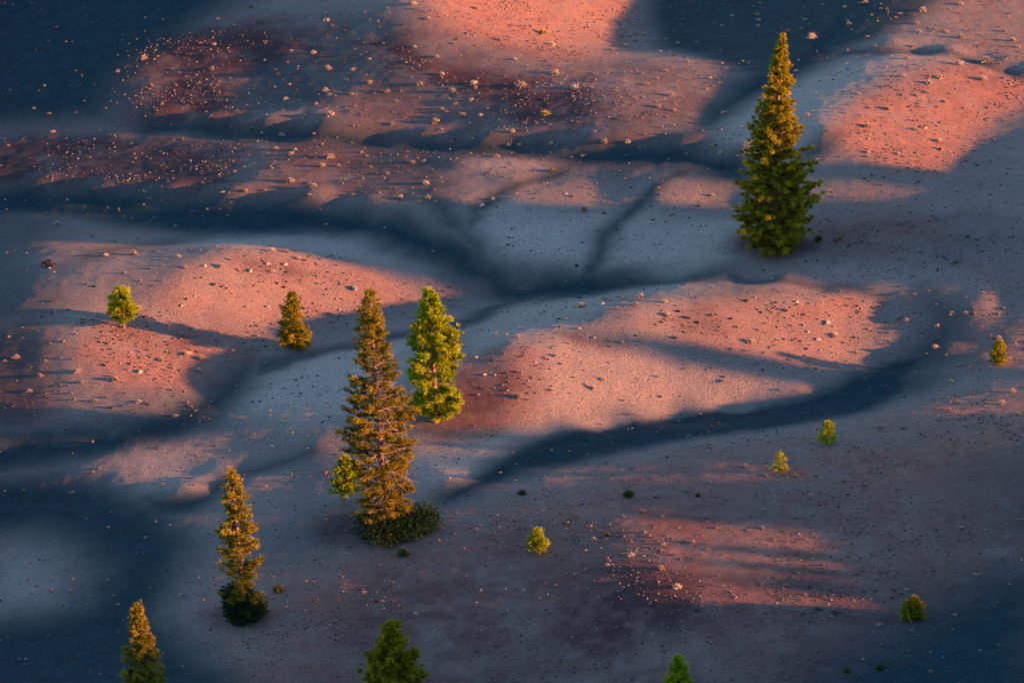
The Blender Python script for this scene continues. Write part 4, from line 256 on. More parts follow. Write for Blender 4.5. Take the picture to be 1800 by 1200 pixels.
    pine("pine_tree", "tiny pine top poking up at the bottom edge", *STAND['tiny_pine'], 3.1,
         [(0, .8), (.2, .9), (.5, .65), (.8, .35), (1, .08)], NEEDLE_LUSH, seed=88, whorl=.28, per=6, bare=.03, tuft=.28, group=GS)
    pine("pine_tree", "short round-headed pine with orange lower limbs on the left dune", *STAND['round_pine'], 4.0,
         [(0, .3), (.2, .8), (.38, 1.25), (.55, 1.2), (.75, .85), (.9, .5), (1, .15)], NEEDLE_LUSH, lean=(-.2, 0), seed=99, whorl=.36, per=6, bare=.16, tuft=.38, blades=14, dens=.8, lift=55, width=.07, group=G3)
    pine("pine_tree", "golden conical young pine at the foot of the left dune", *STAND['young_pine'], 5.8,
         [(0, 1.2), (.1, 1.4), (.3, 1.2), (.5, .95), (.7, .7), (.88, .4), (1, .08)], seed=101, whorl=.36, per=7, bare=.03, tuft=.3, dens=1., group=G3)
    for x, y, h, w, sd, lab, dn, mat in (
        (*STAND['yellow_sapling'], 2.2, .85, 5, "bright yellow-green sapling with forked pale stem in the lower middle", .8, NEEDLE_LUSH),
        (*STAND['pale_sapling'], 2.1, .75, 6, "pale green sapling below the black ash crescent", .8, NEEDLE_LUSH),
        (*STAND['sparse_sapling'], 1.9, .6, 7, "thin sparse sapling with bare legs on the purple slope", .5, NEEDLE_LUSH),
        (*STAND['edge_sapling'], 2.2, .65, 8, "orange-lit narrow sapling near the right edge", 1.1, NEEDLE_GREEN),
        (*STAND['squat_sapling'], 1.8, .95, 9, "squat dark conical sapling in the lower right shade", 1.5, NEEDLE_GREEN)):
        pine("pine_sapling", lab, x, y, h, [(0, w * .8), (.2, w), (.5, w * .75), (.8, w * .4), (1, .06)], mat, seed=sd, whorl=.2, per=6, bare=.05 if dn > 1 else .14, tuft=.24, blades=7, dens=dn * 1.2, width=.055, lift=45, group=GS)
    # pines on the ridge right of the picture; their shadows stripe the lower right slope
    for k, (x, y, top) in enumerate(RIDGE_PINES):
        z = float(ground(x, y)); hh = max(2.0, top - z)
        pine("pine_tree", "pine on the unseen ridge right of the dunes, %s counted from the view" % ("third", "fifth", "first", "sixth", "second", "fourth", "seventh", "ninth", "eighth")[k], x, y, hh,
             [(0, .9), (.2, 1.0), (.5, .75), (.8, .4), (1, .08)] if k < 6 else [(0, 1.6), (.3, 1.8), (.6, 1.3), (1, .2)], seed=130 + k, whorl=.4, per=7, bare=.03, dens=1.2, group="pines on the ridge to the right")
GREEN_SHRUBS = [(*STAND['s1'], 1.2, "round green shrub below the ragged old pine"), (*STAND['s2'], 1.2, "olive green shrub on the purple slope right of the middle pines"),
    (*STAND['s3'], .8, "small olive shrub below the black ash crescent's left end"), (*STAND['s4'], 1.1, "olive shrub right of the slim golden pine"),
    (*STAND['s5'], .9, "green shrub at the bottom edge in the lower right"), (*STAND['s6'], .75, "dull green shrub at the bottom edge, left of a brighter one"),
    (*STAND['s7'], .6, "tiny orange-lit shrub right of the yellow-green sapling"), (*STAND['s8'], .55, "tiny yellow-green sprout in the middle of the purple slope"),
    (*STAND['s9'], .9, "pale green shrub at the right foot of the conical pine")]
YELLOW_LABELS = ["yellow shrub on the dark upper left slope", "yellow shrub on the bright orange slope at top", "large yellow shrub on the brown slope below the orange patch",
    "yellow shrub on the small dunes above the central valley", "small yellow shrub right of the conical pine's foot", "yellow shrub among grey ones on the purple slope"]
GREEN_LABELS = ["grey-green shrub beside the dark band on the upper left slope", "tiny green shrub below the sunlit left dune", "sprawling dark green shrub in the central ash valley", "tiny green shrub on the central sunlit dune"]
def SPECIAL_ROCKS():
    def big(name, x, y, s, sd, mat, label, n, cat="rock"):
        root = bpy.data.objects.new(name, None); C.objects.link(root); root.location = (x, y, float(ground(x, y))); tag(root, label, cat)
        g = np.random.default_rng(sd)
        for k in range(n):
            v, f = rock_raw(sd * 10 + k, 2); q = s * (1. if k == 0 else g.uniform(.25, .6)); a = g.uniform(0, 6.28); r = 0 if k == 0 else s * g.uniform(.35, .7)
            link("rock_block", mesh_from("rock_block", v * q, f, mat), root, loc=(r * math.cos(a), r * math.sin(a), -.06 * q), rot=(0, 0, a))
    for i, (x, y, s) in enumerate(PLACES_LAVA): big("lava_outcrop", x, y, s * 1.0, 71, ROCK_DARK, "dark jagged lava outcrop on the left slope above the sunlit dune", 8)
    for i, (x, y, s) in enumerate(PLACES_BOULDER): big("boulder", x, y, s, 72, ROCK_PALE, "pale rounded boulder on the sunlit dune above the ragged old pine", 1)
    for i, (x, y, s) in enumerate(PLACES_OUTCROP):
        big("rock_pile", x, y, s * .9, 73 + i, ROCK_DARK, ("left one of two dark rock piles on the striped lower right slope", "right one of two dark rock piles on the striped lower right slope", "dark rock pile on the maroon slope, left of the striped slope")[i], 6)

# ------------------------------------------------------------------ helpers
C = scene.collection
rng = np.random.default_rng(7)
def tag(o, label=None, cat=None, group=None, kind=None):
    if label: o["label"] = label
    if cat: o["category"] = cat
    if group: o["group"] = group
    if kind: o["kind"] = kind
    return o
def mesh_from(name, V, F, mat, attrs=None, smooth=False):
    """V (n,3) array, F (m,3) or (m,4) array; attrs = {name: (n,4) colours}"""
    V = np.asarray(V, np.float32); F = np.asarray(F, np.int32)
    me = bpy.data.meshes.new(name); k = F.shape[1]
    me.vertices.add(len(V)); me.vertices.foreach_set("co", V.ravel())
    me.loops.add(F.size); me.loops.foreach_set("vertex_index", F.ravel())
    me.polygons.add(len(F)); me.polygons.foreach_set("loop_start", np.arange(0, F.size, k, dtype=np.int32))
    me.polygons.foreach_set("use_smooth", np.full(len(F), smooth))
    me.update(calc_edges=True); me.validate()
    for an, av in (attrs or {}).items():
        a = me.color_attributes.new(an, 'FLOAT_COLOR', 'POINT'); a.data.foreach_set("color", np.asarray(av, np.float32).ravel())
    me.materials.append(mat)
    return me
def link(name, me, parent=None, loc=(0, 0, 0), rot=(0, 0, 0), scale=(1, 1, 1)):
    o = bpy.data.objects.new(name, me); C.objects.link(o)
    o.location = loc; o.rotation_euler = rot; o.scale = scale
    if parent: o.parent = parent
    return o
def vnoise(x, y, s, seed):
    """smooth lattice noise, about -1..1"""
    u = x / s; v = y / s; i = np.floor(u).astype(np.int64); j = np.floor(v).astype(np.int64)
    a = u - i; b = v - j; a = a * a * a * (a * (6 * a - 15) + 10); b = b * b * b * (b * (6 * b - 15) + 10)
    def h(p, q):
        n = (p * 374761393 + q * 668265263 + seed * 974634777) & 0xffffffff
        n = ((n ^ (n >> 13)) * 1274126177) & 0xffffffff
        return ((n ^ (n >> 16)) & 0xffff) / 32767.5 - 1.0
    return (h(i, j) * (1 - a) + h(i + 1, j) * a) * (1 - b) + (h(i, j + 1) * (1 - a) + h(i + 1, j + 1) * a) * b

# ------------------------------------------------------------------ materials
def new_mat(name):
    m = bpy.data.materials.new(name); m.use_nodes = True
    nt = m.node_tree; return m, nt, nt.nodes["Principled BSDF"]
def N(nt, t, **kw):
    n = nt.nodes.new(t)
    for k, v in kw.items(): setattr(n, k, v)
    return n
def mixc(nt, fac, a, b, mode='MIX'):
    n = N(nt, "ShaderNodeMix", data_type='RGBA', blend_type=mode)
    for s, v in ((0, fac), (6, a), (7, b)):
        if hasattr(v, "is_output"): nt.links.new(v, n.inputs[s])
        elif isinstance(v, tuple): n.inputs[s].default_value = (*v, 1)
        else: n.inputs[s].default_value = v
    return n.outputs[2]
def noise(nt, co, scale, detail=3, rough=.6):
    n = N(nt, "ShaderNodeTexNoise"); n.inputs["Scale"].default_value = scale; n.inputs["Detail"].default_value = detail; n.inputs["Roughness"].default_value = rough
    nt.links.new(co, n.inputs["Vector"]); return n.outputs["Fac"]
def ramp(nt, fac, a, b, lo=0., hi=1.):
    n = N(nt, "ShaderNodeMapRange"); n.inputs[1].default_value = a; n.inputs[2].default_value = b; n.inputs[3].default_value = lo; n.inputs[4].default_value = hi
    nt.links.new(fac, n.inputs[0]); return n.outputs[0]

def ground_material():
    m, nt, p = new_mat("cinder_ground"); L = nt.links.new
    co = N(nt, "ShaderNodeTexCoord").outputs["Object"]
    at = N(nt, "ShaderNodeAttribute", attribute_name="soil"); sep = N(nt, "ShaderNodeSeparateColor"); L(at.outputs["Color"], sep.inputs[0])
    ash, red, brown = sep.outputs[0], sep.outputs[1], sep.outputs[2]
    big = noise(nt, co, .11, 4); mid = noise(nt, co, .7, 4); fine = noise(nt, co, 4.5, 3, .7)
    tan = mixc(nt, ramp(nt, big, .35, .65), TAN_A, TAN_B)
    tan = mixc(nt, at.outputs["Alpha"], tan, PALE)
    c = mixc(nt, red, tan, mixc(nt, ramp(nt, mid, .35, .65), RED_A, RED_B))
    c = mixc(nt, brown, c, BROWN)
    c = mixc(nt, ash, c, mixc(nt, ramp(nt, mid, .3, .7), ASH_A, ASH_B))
    # grains: single dark lapilli and pale grains
    vor = N(nt, "ShaderNodeTexVoronoi"); vor.inputs["Scale"].default_value = 3.6; L(co, vor.inputs["Vector"])
    dots = ramp(nt, vor.outputs["Distance"], .16, .30, 1, 0)
    keep = N(nt, "ShaderNodeMath", operation='MULTIPLY'); L(dots, keep.inputs[0]); L(ramp(nt, fine, .5, .62), keep.inputs[1])
    c = mixc(nt, keep.outputs[0], c, mixc(nt, .72, c, (.02, .02, .022)))
    c = mixc(nt, 1.0, c, mixc(nt, ramp(nt, fine, .3, .7), (.72, .72, .73), (1.22, 1.21, 1.2)), 'MULTIPLY')
    L(c, p.inputs["Base Color"]); p.inputs["Roughness"].default_value = .95; p.inputs["Specular IOR Level"].default_value = .15
    vor2 = N(nt, "ShaderNodeTexVoronoi"); vor2.inputs["Scale"].default_value = 9.; L(co, vor2.inputs["Vector"])
    sp2 = N(nt, "ShaderNodeSeparateColor"); L(vor2.outputs["Color"], sp2.inputs[0])
    clump = noise(nt, co, .45, 3); dry = ramp(nt, ash, 0, .6, 1, .12)
    def speck(src, lo, hi, amount, col, base):
        k1 = N(nt, "ShaderNodeMath", operation='MULTIPLY'); L(ramp(nt, src, lo, hi, 0, amount), k1.inputs[0]); L(ramp(nt, clump, .42, .62), k1.inputs[1])
        k2 = N(nt, "ShaderNodeMath", operation='MULTIPLY'); L(k1.outputs[0], k2.inputs[0]); L(dry, k2.inputs[1])
        return mixc(nt, k2.outputs[0], base, col)
    c = speck(sp2.outputs[0], .88, .92, .75, (.02, .022, .026), c)          # single black lapilli, in drifts
    c = speck(sp2.outputs[1], .975, .985, .5, (.45, .41, .38), c)           # and pale pumice grains
    c = mixc(nt, 1.0, c, mixc(nt, ramp(nt, noise(nt, co, 8.5, 2, .6), .32, .68), (.76, .76, .76), (1.22, 1.22, 1.22)), 'MULTIPLY')
    L(c, p.inputs["Base Color"])
    b = N(nt, "ShaderNodeBump"); b.inputs["Strength"].default_value = .8; b.inputs["Distance"].default_value = .08
    h = N(nt, "ShaderNodeMath", operation='ADD'); L(fine, h.inputs[0]); L(noise(nt, co, 11, 2), h.inputs[1])
    L(h.outputs[0], b.inputs["Height"]); L(b.outputs[0], p.inputs["Normal"])
    return m
TAN_A, TAN_B = (.24, .208, .185), (.31, .262, .228)
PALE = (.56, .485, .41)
RED_A, RED_B = (.30, .155, .125), (.38, .205, .155)
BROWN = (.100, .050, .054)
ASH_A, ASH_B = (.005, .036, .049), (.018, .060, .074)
GROUND = ground_material()

def tinted(name, dark, light, attr="tint", rough=.7, transl=0., var=.25):
    """colour runs dark..light by the tint attribute, and a little by object"""
    m, nt, p = new_mat(name); L = nt.links.new
    at = N(nt, "ShaderNodeAttribute", attribute_name=attr); sep = N(nt, "ShaderNodeSeparateColor"); L(at.outputs["Color"], sep.inputs[0])
    oi = N(nt, "ShaderNodeObjectInfo")
    c = mixc(nt, sep.outputs[0], dark, light)
    v = ramp(nt, oi.outputs["Random"], 0, 1, 1 - var, 1 + var)
    cc = N(nt, "ShaderNodeCombineColor"); [L(v, cc.inputs[i]) for i in range(3)]
    c = mixc(nt, 1.0, c, cc.outputs[0], 'MULTIPLY')
    L(c, p.inputs["Base Color"]); p.inputs["Roughness"].default_value = rough; p.inputs["Specular IOR Level"].default_value = .25
    if transl:
        t = N(nt, "ShaderNodeBsdfTranslucent"); L(c, t.inputs["Color"])
        mx = N(nt, "ShaderNodeMixShader"); mx.inputs[0].default_value = transl
        L(p.outputs[0], mx.inputs[1]); L(t.outputs[0], mx.inputs[2]); L(mx.outputs[0], nt.nodes["Material Output"].inputs[0])
    return m
def rocky(name, a, b):
    m, nt, p = new_mat(name); L = nt.links.new
    co = N(nt, "ShaderNodeTexCoord").outputs["Object"]; f = noise(nt, co, 2.2, 5, .7)
    L(mixc(nt, ramp(nt, f, .35, .65), a, b), p.inputs["Base Color"]); p.inputs["Roughness"].default_value = .9; p.inputs["Specular IOR Level"].default_value = .2
    bu = N(nt, "ShaderNodeBump"); bu.inputs["Strength"].default_value = .8; bu.inputs["Distance"].default_value = .2
    L(noise(nt, co, 5, 4), bu.inputs["Height"]); L(bu.outputs[0], p.inputs["Normal"])
    return m
def bark(name, a, b):
    m, nt, p = new_mat(name); L = nt.links.new
    co = N(nt, "ShaderNodeTexCoord").outputs["Object"]
    mp = N(nt, "ShaderNodeMapping"); mp.inputs["Scale"].default_value = (6, 6, 1.2); L(co, mp.inputs[0])
    f = noise(nt, mp.outputs[0], 2, 4, .7)
    L(mixc(nt, ramp(nt, f, .35, .65), a, b), p.inputs["Base Color"]); p.inputs["Roughness"].default_value = .9
    bu = N(nt, "ShaderNodeBump"); bu.inputs["Strength"].default_value = .7; bu.inputs["Distance"].default_value = .05
    L(f, bu.inputs["Height"]); L(bu.outputs[0], p.inputs["Normal"])
    return m
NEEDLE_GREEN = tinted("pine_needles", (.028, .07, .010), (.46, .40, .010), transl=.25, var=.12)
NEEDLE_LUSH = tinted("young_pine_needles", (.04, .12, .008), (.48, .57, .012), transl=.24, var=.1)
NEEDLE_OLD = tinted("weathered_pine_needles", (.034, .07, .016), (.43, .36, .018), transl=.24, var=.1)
NEEDLE_SHADED = tinted("shaded_low_needles", (.008, .040, .020), (.028, .085, .030), transl=.25, var=.1)  # greener low foliage, with the shade at the tree's foot mixed into its colour
BARK = bark("pine_bark", (.16, .10, .07), (.30, .19, .13))
DEADWOOD = bark("dead_wood", (.28, .22, .18), (.44, .36, .30))
DRY = tinted("dry_shrub", (.38, .32, .26), (.68, .60, .50), transl=.2, var=.25)
YELLOW = tinted("yellow_shrub", (.28, .24, .06), (.55, .46, .14), transl=.2, var=.2)
GREENLEAF = tinted("green_shrub", (.06, .10, .03), (.17, .2, .05), transl=.2, var=.2)
ROCK_DARK = rocky("dark_lava", (.045, .035, .035), (.11, .075, .068))
ROCK_PALE = rocky("pale_tuff", (.38, .33, .28), (.58, .52, .46))
ROCK_RUST = rocky("rusty_cinder", (.17, .085, .06), (.30, .155, .11))
GRAVEL = tinted("gravel", (.05, .045, .045), (.34, .27, .23), rough=.95, var=0)

# ------------------------------------------------------------------ the ground
SPOT = np.array([[int(v) for v in r.split()] for r in SPOT_CM.strip().splitlines()], float) / 100.
def sst(a, b, v):
    t = np.clip((v - a) / (b - a), 0, 1); return t * t * (3 - 2 * t)
def catmull(x, y):
    u = np.clip((x - SPOT_X0) / SPOT_STEP, 1, SPOT.shape[1] - 2.001); v = np.clip((y - SPOT_Y0) / SPOT_STEP, 1, SPOT.shape[0] - 2.001)
    j = u.astype(int); i = v.astype(int); a = u - j; b = v - i
    def w(t): return (-.5*t + t*t - .5*t**3, 1 - 2.5*t*t + 1.5*t**3, .5*t + 2*t*t - 1.5*t**3, -.5*t*t + .5*t**3)
    wa, wb = w(a), w(b); out = 0
    for p in range(4):
        row = 0
        for q in range(4):
            row = row + wa[q] * SPOT[np.clip(i + p - 1, 0, SPOT.shape[0]-1), np.clip(j + q - 1, 0, SPOT.shape[1]-1)]
        out = out + wb[p] * row
    return out
CREST_T = np.linspace(-120, 140, len(SHADE_RIDGE_CREST))
def relief(x, y):
    core = sst(-88, -76, x) * (1 - sst(70, 86, x)) * sst(-97, -84, y) * (1 - sst(104, 117, y))
    z = catmull(x, y) * core
    s = x * SX + y * SY; t = -x * SY + y * SX
    z = z + np.interp(t, CREST_T, SHADE_RIDGE_CREST) * np.exp(-((s - 120) / 15) ** 2) * sst(-330, -140, t) * (1 - sst(160, 380, t))   # unseen ridge right of the dunes, shaped to cast their shade
    r = np.hypot(x, y + 560)
    cone = np.minimum((432 - r) * .6, 165 + 0 * r); z = z + np.where(cone > 0, cone, 0) * (1 - sst(418, 432, r))                      # the cinder cone the view is taken from
    far = sst(150, 500, np.hypot(x, y)) * sst(440, 520, r)
    z = z + far * (3 * vnoise(x, y, 140, 3) + 6 * vnoise(x, y, 420, 4))
    return z
def ground(x, y):
    x = np.asarray(x, float); y = np.asarray(y, float)
    rill = .022 * np.clip(1 - 2.2 * np.abs(vnoise(x + .5 * y, y * .6, 5.5, 14) + .35 * vnoise(x, y, 1.7, 15)), 0, 1) ** 2 + .012 * np.clip(1 - 2.5 * np.abs(vnoise(x, y, 2.4, 16)), 0, 1) ** 2
    return relief(x, y) - rill + .05 * vnoise(x, y, 5.3, 11) + .022 * vnoise(x, y, 1.9, 12) + .018 * vnoise(x, y, .75, 13)
def axis(lo, hi, step, reach):
    core = np.arange(lo, hi + 1e-6, step); up = [hi]; d = step
    while up[-1] < reach:
        d = min(d * 1.15, 1.6) if up[-1] < 175 else d * 1.15
        up.append(up[-1] + d)
    dn = [lo]; d = step
    while dn[-1] > -reach:
        d = min(d * 1.15, 1.6) if dn[-1] > -175 else d * 1.15
        dn.append(dn[-1] - d)
    return np.concatenate([dn[:0:-1], core, up[1:]])
def poly_dist(px, py, pts):
    """signed distance to a polygon, positive inside"""
    d2 = np.full(px.shape, 1e9); ins = np.zeros(px.shape, bool); n = len(pts)
    for k in range(n):
        (x0, y0), (x1, y1) = pts[k], pts[(k + 1) % n]; dx, dy = x1 - x0, y1 - y0
        t = np.clip(((px - x0) * dx + (py - y0) * dy) / (dx * dx + dy * dy + 1e-9), 0, 1)
        d2 = np.minimum(d2, (px - x0 - t * dx) ** 2 + (py - y0 - t * dy) ** 2)
        ins ^= ((y0 > py) != (y1 > py)) & (px < dx * (py - y0) / (dy + 1e-12) + x0)
    return np.where(ins, 1, -1) * np.sqrt(d2)
def soil(x, y):
    """shares of black ash, red cinder and brown gravel; some dark patches carry painted-in shade"""
    wx = x + .4 * vnoise(x, y, 3.7, 21) + .25 * vnoise(x, y, 1.1, 22); wy = y + .6 * vnoise(x, y, 4.1, 23) + .35 * vnoise(x, y, 1.3, 24)
    out = np.zeros(x.shape + (4,)); ch = {'ash': 0, 'red': 1, 'brown': 2, 'pale': 3}; tan = np.zeros(x.shape)
    brk = np.clip(.92 + .35 * vnoise(x, y, 7.0, 31) + .3 * vnoise(x + .4 * y, y, 2.3, 32) + .25 * vnoise(x, y, .9, 33), .2, 1.15)     # uneven, streaky cover
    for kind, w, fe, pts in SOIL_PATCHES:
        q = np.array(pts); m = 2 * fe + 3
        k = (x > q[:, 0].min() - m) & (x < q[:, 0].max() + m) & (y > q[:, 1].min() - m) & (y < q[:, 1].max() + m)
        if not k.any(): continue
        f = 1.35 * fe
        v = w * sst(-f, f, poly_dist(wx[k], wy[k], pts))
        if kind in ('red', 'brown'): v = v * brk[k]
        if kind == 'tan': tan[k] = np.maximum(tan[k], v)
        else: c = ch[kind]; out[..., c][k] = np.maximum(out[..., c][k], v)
    out[..., 0] *= 1 - tan; out = np.clip(out, 0, 1)
    return out
gx = axis(-64, 64, .25, 2600); gy = axis(-78, 110, .31, 2600)
GX, GY = np.meshgrid(gx, gy); GZ = ground(GX, GY)
sw = soil(GX.ravel(), GY.ravel())
nx, ny = len(gx), len(gy); idx = np.arange(nx * ny).reshape(ny, nx)
F = np.stack([idx[:-1, :-1], idx[:-1, 1:], idx[1:, 1:], idx[1:, :-1]], -1).reshape(-1, 4)
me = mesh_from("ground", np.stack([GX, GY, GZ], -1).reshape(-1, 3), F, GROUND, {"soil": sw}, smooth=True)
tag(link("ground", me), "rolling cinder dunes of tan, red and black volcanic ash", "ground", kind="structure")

# ------------------------------------------------------------------ trees
def unit(v): return v / (np.linalg.norm(v, axis=-1, keepdims=True) + 1e-9)
class Tubes:
    def __init__(s): s.V = []; s.F = []; s.n = 0
    def add(s, pts, rad, sides=5):
        pts = np.asarray(pts, float); d = unit(np.gradient(pts, axis=0)); a = np.cross(d, [.31, .2, .93]); a = unit(a); b = np.cross(d, a)
        ang = np.arange(sides) * 2 * math.pi / sides
        ring = a[:, None] * np.cos(ang)[None, :, None] + b[:, None] * np.sin(ang)[None, :, None]
        v = pts[:, None] + ring * np.asarray(rad)[:, None, None]; k = len(pts)
        i = np.arange(k * sides).reshape(k, sides); j = np.roll(i, -1, 1)
        f = np.stack([i[:-1], j[:-1], j[1:], i[1:]], -1).reshape(-1, 4) + s.n
        s.V.append(v.reshape(-1, 3)); s.F.append(f); s.n += k * sides
    def build(s, name, mat, parent):
        if s.V: return link(name, mesh_from(name, np.concatenate(s.V), np.concatenate(s.F), mat, smooth=True), parent)
def tufts(P, D, g, n, length, width, spread=.9, up=.35, tint=None):
    """n needle blades for each tuft point P with direction D"""
    k = len(P); P = np.repeat(P, n, 0); D = np.repeat(D, n, 0)
    d = unit(unit(D) + g.normal(0, spread, (k * n, 3)) * .75 + np.array([0, 0, up]))
    side = unit(np.cross(d, g.normal(0, 1, (k * n, 3))))
    ln = (length * g.uniform(.65, 1.25, k * n))[:, None]; w = width * g.uniform(.7, 1.3, k * n)[:, None]
    a = P + side * w * .5; b = P - side * w * .5; t = P + d * ln
    V = np.stack([a, b, t], 1).reshape(-1, 3); F = np.arange(k * n * 3).reshape(-1, 3)
    tt = np.repeat(np.clip(tint if tint is not None else g.uniform(0, 1, k), 0, 1), n)
    tt = np.clip(tt + g.normal(0, .12, k * n), 0, 1); col = np.repeat(tt, 3)
    return V, F, np.stack([col, col, col, np.ones_like(col)], -1)
def pine(name, label, x, y, h, prof, needle=None, lean=(0, 0), seed=1, whorl=.45, per=6, bare=.08, tuft=.34, blades=7, dens=1., droop=-8, lift=35,
         gaps=0., dead=0, skirt=None, leaders=(), trunk_r=None, group=None, inner=.3, width=.075, cat="tree", spr=.25, clumps=1.7, clump_r=.14):
    """prof: (height share, crown radius) pairs; gaps: share of branches missing; dead: bare limbs; skirt: (cx, cy, cz, rx, ry, rz, n) dense low growth"""
    g = np.random.default_rng(seed); needle = needle or NEEDLE_GREEN
    root = bpy.data.objects.new(name, None); C.objects.link(root); root.location = (x, y, float(ground(x, y)) - .05)
    tag(root, label, cat, group)
    ph = np.array([p[0] for p in prof]); pr = np.array([p[1] for p in prof])
    lean = np.array([*lean, 0.]); r0 = trunk_r or h * .02 + .03
    wob = g.normal(0, .012 * h, (4, 2))
    def axis_at(t):
        t = np.asarray(t, float); o = np.zeros(t.shape + (3,)); o[..., 2] = t * h
        w = np.sin(math.pi * t)[..., None]
        o[..., :2] += lean[:2] * (t ** 1.2)[..., None] + w * (wob[0] * np.sin(2.5 * t)[..., None] + wob[1] * .6 * np.cos(5 * t)[..., None])
        return o
    ts = np.linspace(0, 1, 16); tr = Tubes(); rad = r0 * (1 - ts) ** .8 + .012; rad[0] *= 1.35
    tr.add(axis_at(ts), rad, 8); 
    limbs = Tubes(); TP = []; TD = []; TT = []
    stems = [(axis_at, h, 1., bare)]
    for (t0, az, L, out, rs) in leaders:                       # secondary tops
        b0 = axis_at(t0); dv = np.array([math.cos(az), math.sin(az), 0.])
        def lead(t, b0=b0, dv=dv, L=L, out=out):
            t = np.asarray(t, float); return b0 + dv * (out * np.sqrt(np.clip(t, 0, 1)))[..., None] + np.array([0, 0, 1.]) * (L * t)[..., None]
        tr.add(lead(np.linspace(0, 1, 7)), np.linspace(r0 * .45, .015, 7), 5); stems.append((lead, L, rs, .15))
    for si, (ax, hh, rscale, br) in enumerate(stems):
        t = br; phase = 0.
        while t < .995:
            R = (np.interp(t, ph, pr) if si == 0 else rscale * (1 - t) ** .7 + .12)
            n = 1; step = whorl / max(3., per * (.6 + .4 * min(1, R)))
            for k in range(n):
                if g.random() < gaps: continue
                az = phase + g.normal(0, .3); tt = max(.01, min(.995, t))
                R = R * (1 + .13 * math.sin(2 * az + 9 * t + seed) + .10 * math.sin(3 * az - 23 * t))
                L = max(.1, R * g.uniform(.68, 1.12)); el = math.radians(droop + (lift - droop) * tt ** 1.3 + g.normal(0, 7))
                hd = np.array([math.cos(az), math.sin(az), 0.]); d0 = hd * math.cos(el) + np.array([0, 0, math.sin(el)])
                p0 = ax(tt); u = np.linspace(0, 1, 5)[:, None]
                pts = p0 + d0 * u * L + np.array([0, 0, 1.]) * (u ** 2.2) * L * g.uniform(.08, .3)
                lr = max(.012, min(.07, .022 * L + .008)); limbs.add(pts, np.linspace(lr, .008, 5), 3)
                m = max(4, int(dens * (5 + 15 * L * (1 + .35 * L))))
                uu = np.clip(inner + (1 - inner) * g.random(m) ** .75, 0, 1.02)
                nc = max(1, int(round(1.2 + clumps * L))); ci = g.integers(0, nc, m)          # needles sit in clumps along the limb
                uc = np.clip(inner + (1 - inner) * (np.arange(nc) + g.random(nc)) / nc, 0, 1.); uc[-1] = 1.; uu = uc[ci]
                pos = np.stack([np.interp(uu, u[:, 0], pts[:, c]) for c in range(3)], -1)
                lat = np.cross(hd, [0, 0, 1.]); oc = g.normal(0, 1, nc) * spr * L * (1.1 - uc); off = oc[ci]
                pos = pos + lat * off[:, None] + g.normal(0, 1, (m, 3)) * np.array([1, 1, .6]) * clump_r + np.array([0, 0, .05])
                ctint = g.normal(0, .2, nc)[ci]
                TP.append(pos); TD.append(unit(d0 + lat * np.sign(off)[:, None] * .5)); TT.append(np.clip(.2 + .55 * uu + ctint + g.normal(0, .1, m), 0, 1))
            phase += 2.4; t += step * g.uniform(.6, 1.4) / hh * (1 if t < .8 else .75)
        TP.append(ax(np.linspace(.96, 1.0, 5)) + g.normal(0, .02, (5, 3))); TD.append(np.tile([0, 0, 1.], (5, 1))); TT.append(np.full(5, .8))
    deadwood = Tubes()
    for k in range(dead):
        tt = g.uniform(bare + .05, .72); az = g.uniform(-2.4, .6); L = np.interp(tt, ph, pr) * g.uniform(.45, 1.0)
        hd = np.array([math.cos(az), math.sin(az), 0.]); u = np.linspace(0, 1, 5)[:, None]; el = math.radians(g.normal(-8, 16))
        pts = axis_at(tt) + (hd * math.cos(el) + np.array([0, 0, math.sin(el)])) * u * L + np.cumsum(g.normal(0, .05 * L, (5, 3)), 0) * u + np.array([0, 0, 1.]) * u ** 2 * L * g.uniform(-.25, .25)
        deadwood.add(pts, np.linspace(.05, .016, 5), 3)
        for q in range(5):
            i = g.integers(1, 4); e = pts[i] + (unit(g.normal(0, 1, 3)) + hd * .6) * L * .35
            deadwood.add(np.stack([pts[i], (pts[i] + e) / 2 + g.normal(0, .05, 3), e]), [.018, .013, .008], 3)
    SP = []; SD = []; ST = []
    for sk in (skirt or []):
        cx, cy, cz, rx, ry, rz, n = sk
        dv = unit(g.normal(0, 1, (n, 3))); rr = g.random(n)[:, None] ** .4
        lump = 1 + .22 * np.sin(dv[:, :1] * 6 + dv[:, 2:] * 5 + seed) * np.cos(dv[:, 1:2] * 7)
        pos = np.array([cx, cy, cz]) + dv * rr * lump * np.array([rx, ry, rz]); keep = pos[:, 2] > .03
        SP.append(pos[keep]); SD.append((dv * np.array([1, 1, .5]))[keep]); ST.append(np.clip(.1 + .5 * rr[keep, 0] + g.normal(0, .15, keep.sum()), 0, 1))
        for q in range(14):
            e = np.array([cx, cy, cz]) + unit(g.normal(0, 1, 3)) * np.array([rx, ry, rz]) * .9
            e[2] = max(e[2], .1); s0 = axis_at(.04 + .1 * g.random()); limbs.add(np.stack([s0, (s0 + e) / 2 + g.normal(0, .1, 3), e]), [.05, .03, .012], 3)
    tr.build("trunk", BARK, root); limbs.build("limbs", BARK, root)
    if dead: deadwood.build("dead_branches", DEADWOOD, root)
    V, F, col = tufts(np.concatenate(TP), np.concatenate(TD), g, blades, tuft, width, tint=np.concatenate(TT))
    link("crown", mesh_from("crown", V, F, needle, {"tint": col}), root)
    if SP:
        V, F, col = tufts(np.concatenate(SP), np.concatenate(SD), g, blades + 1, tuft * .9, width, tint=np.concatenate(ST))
        link("low_foliage", mesh_from("low_foliage", V, F, NEEDLE_SHADED, {"tint": col}), root)
    return root

TREES()

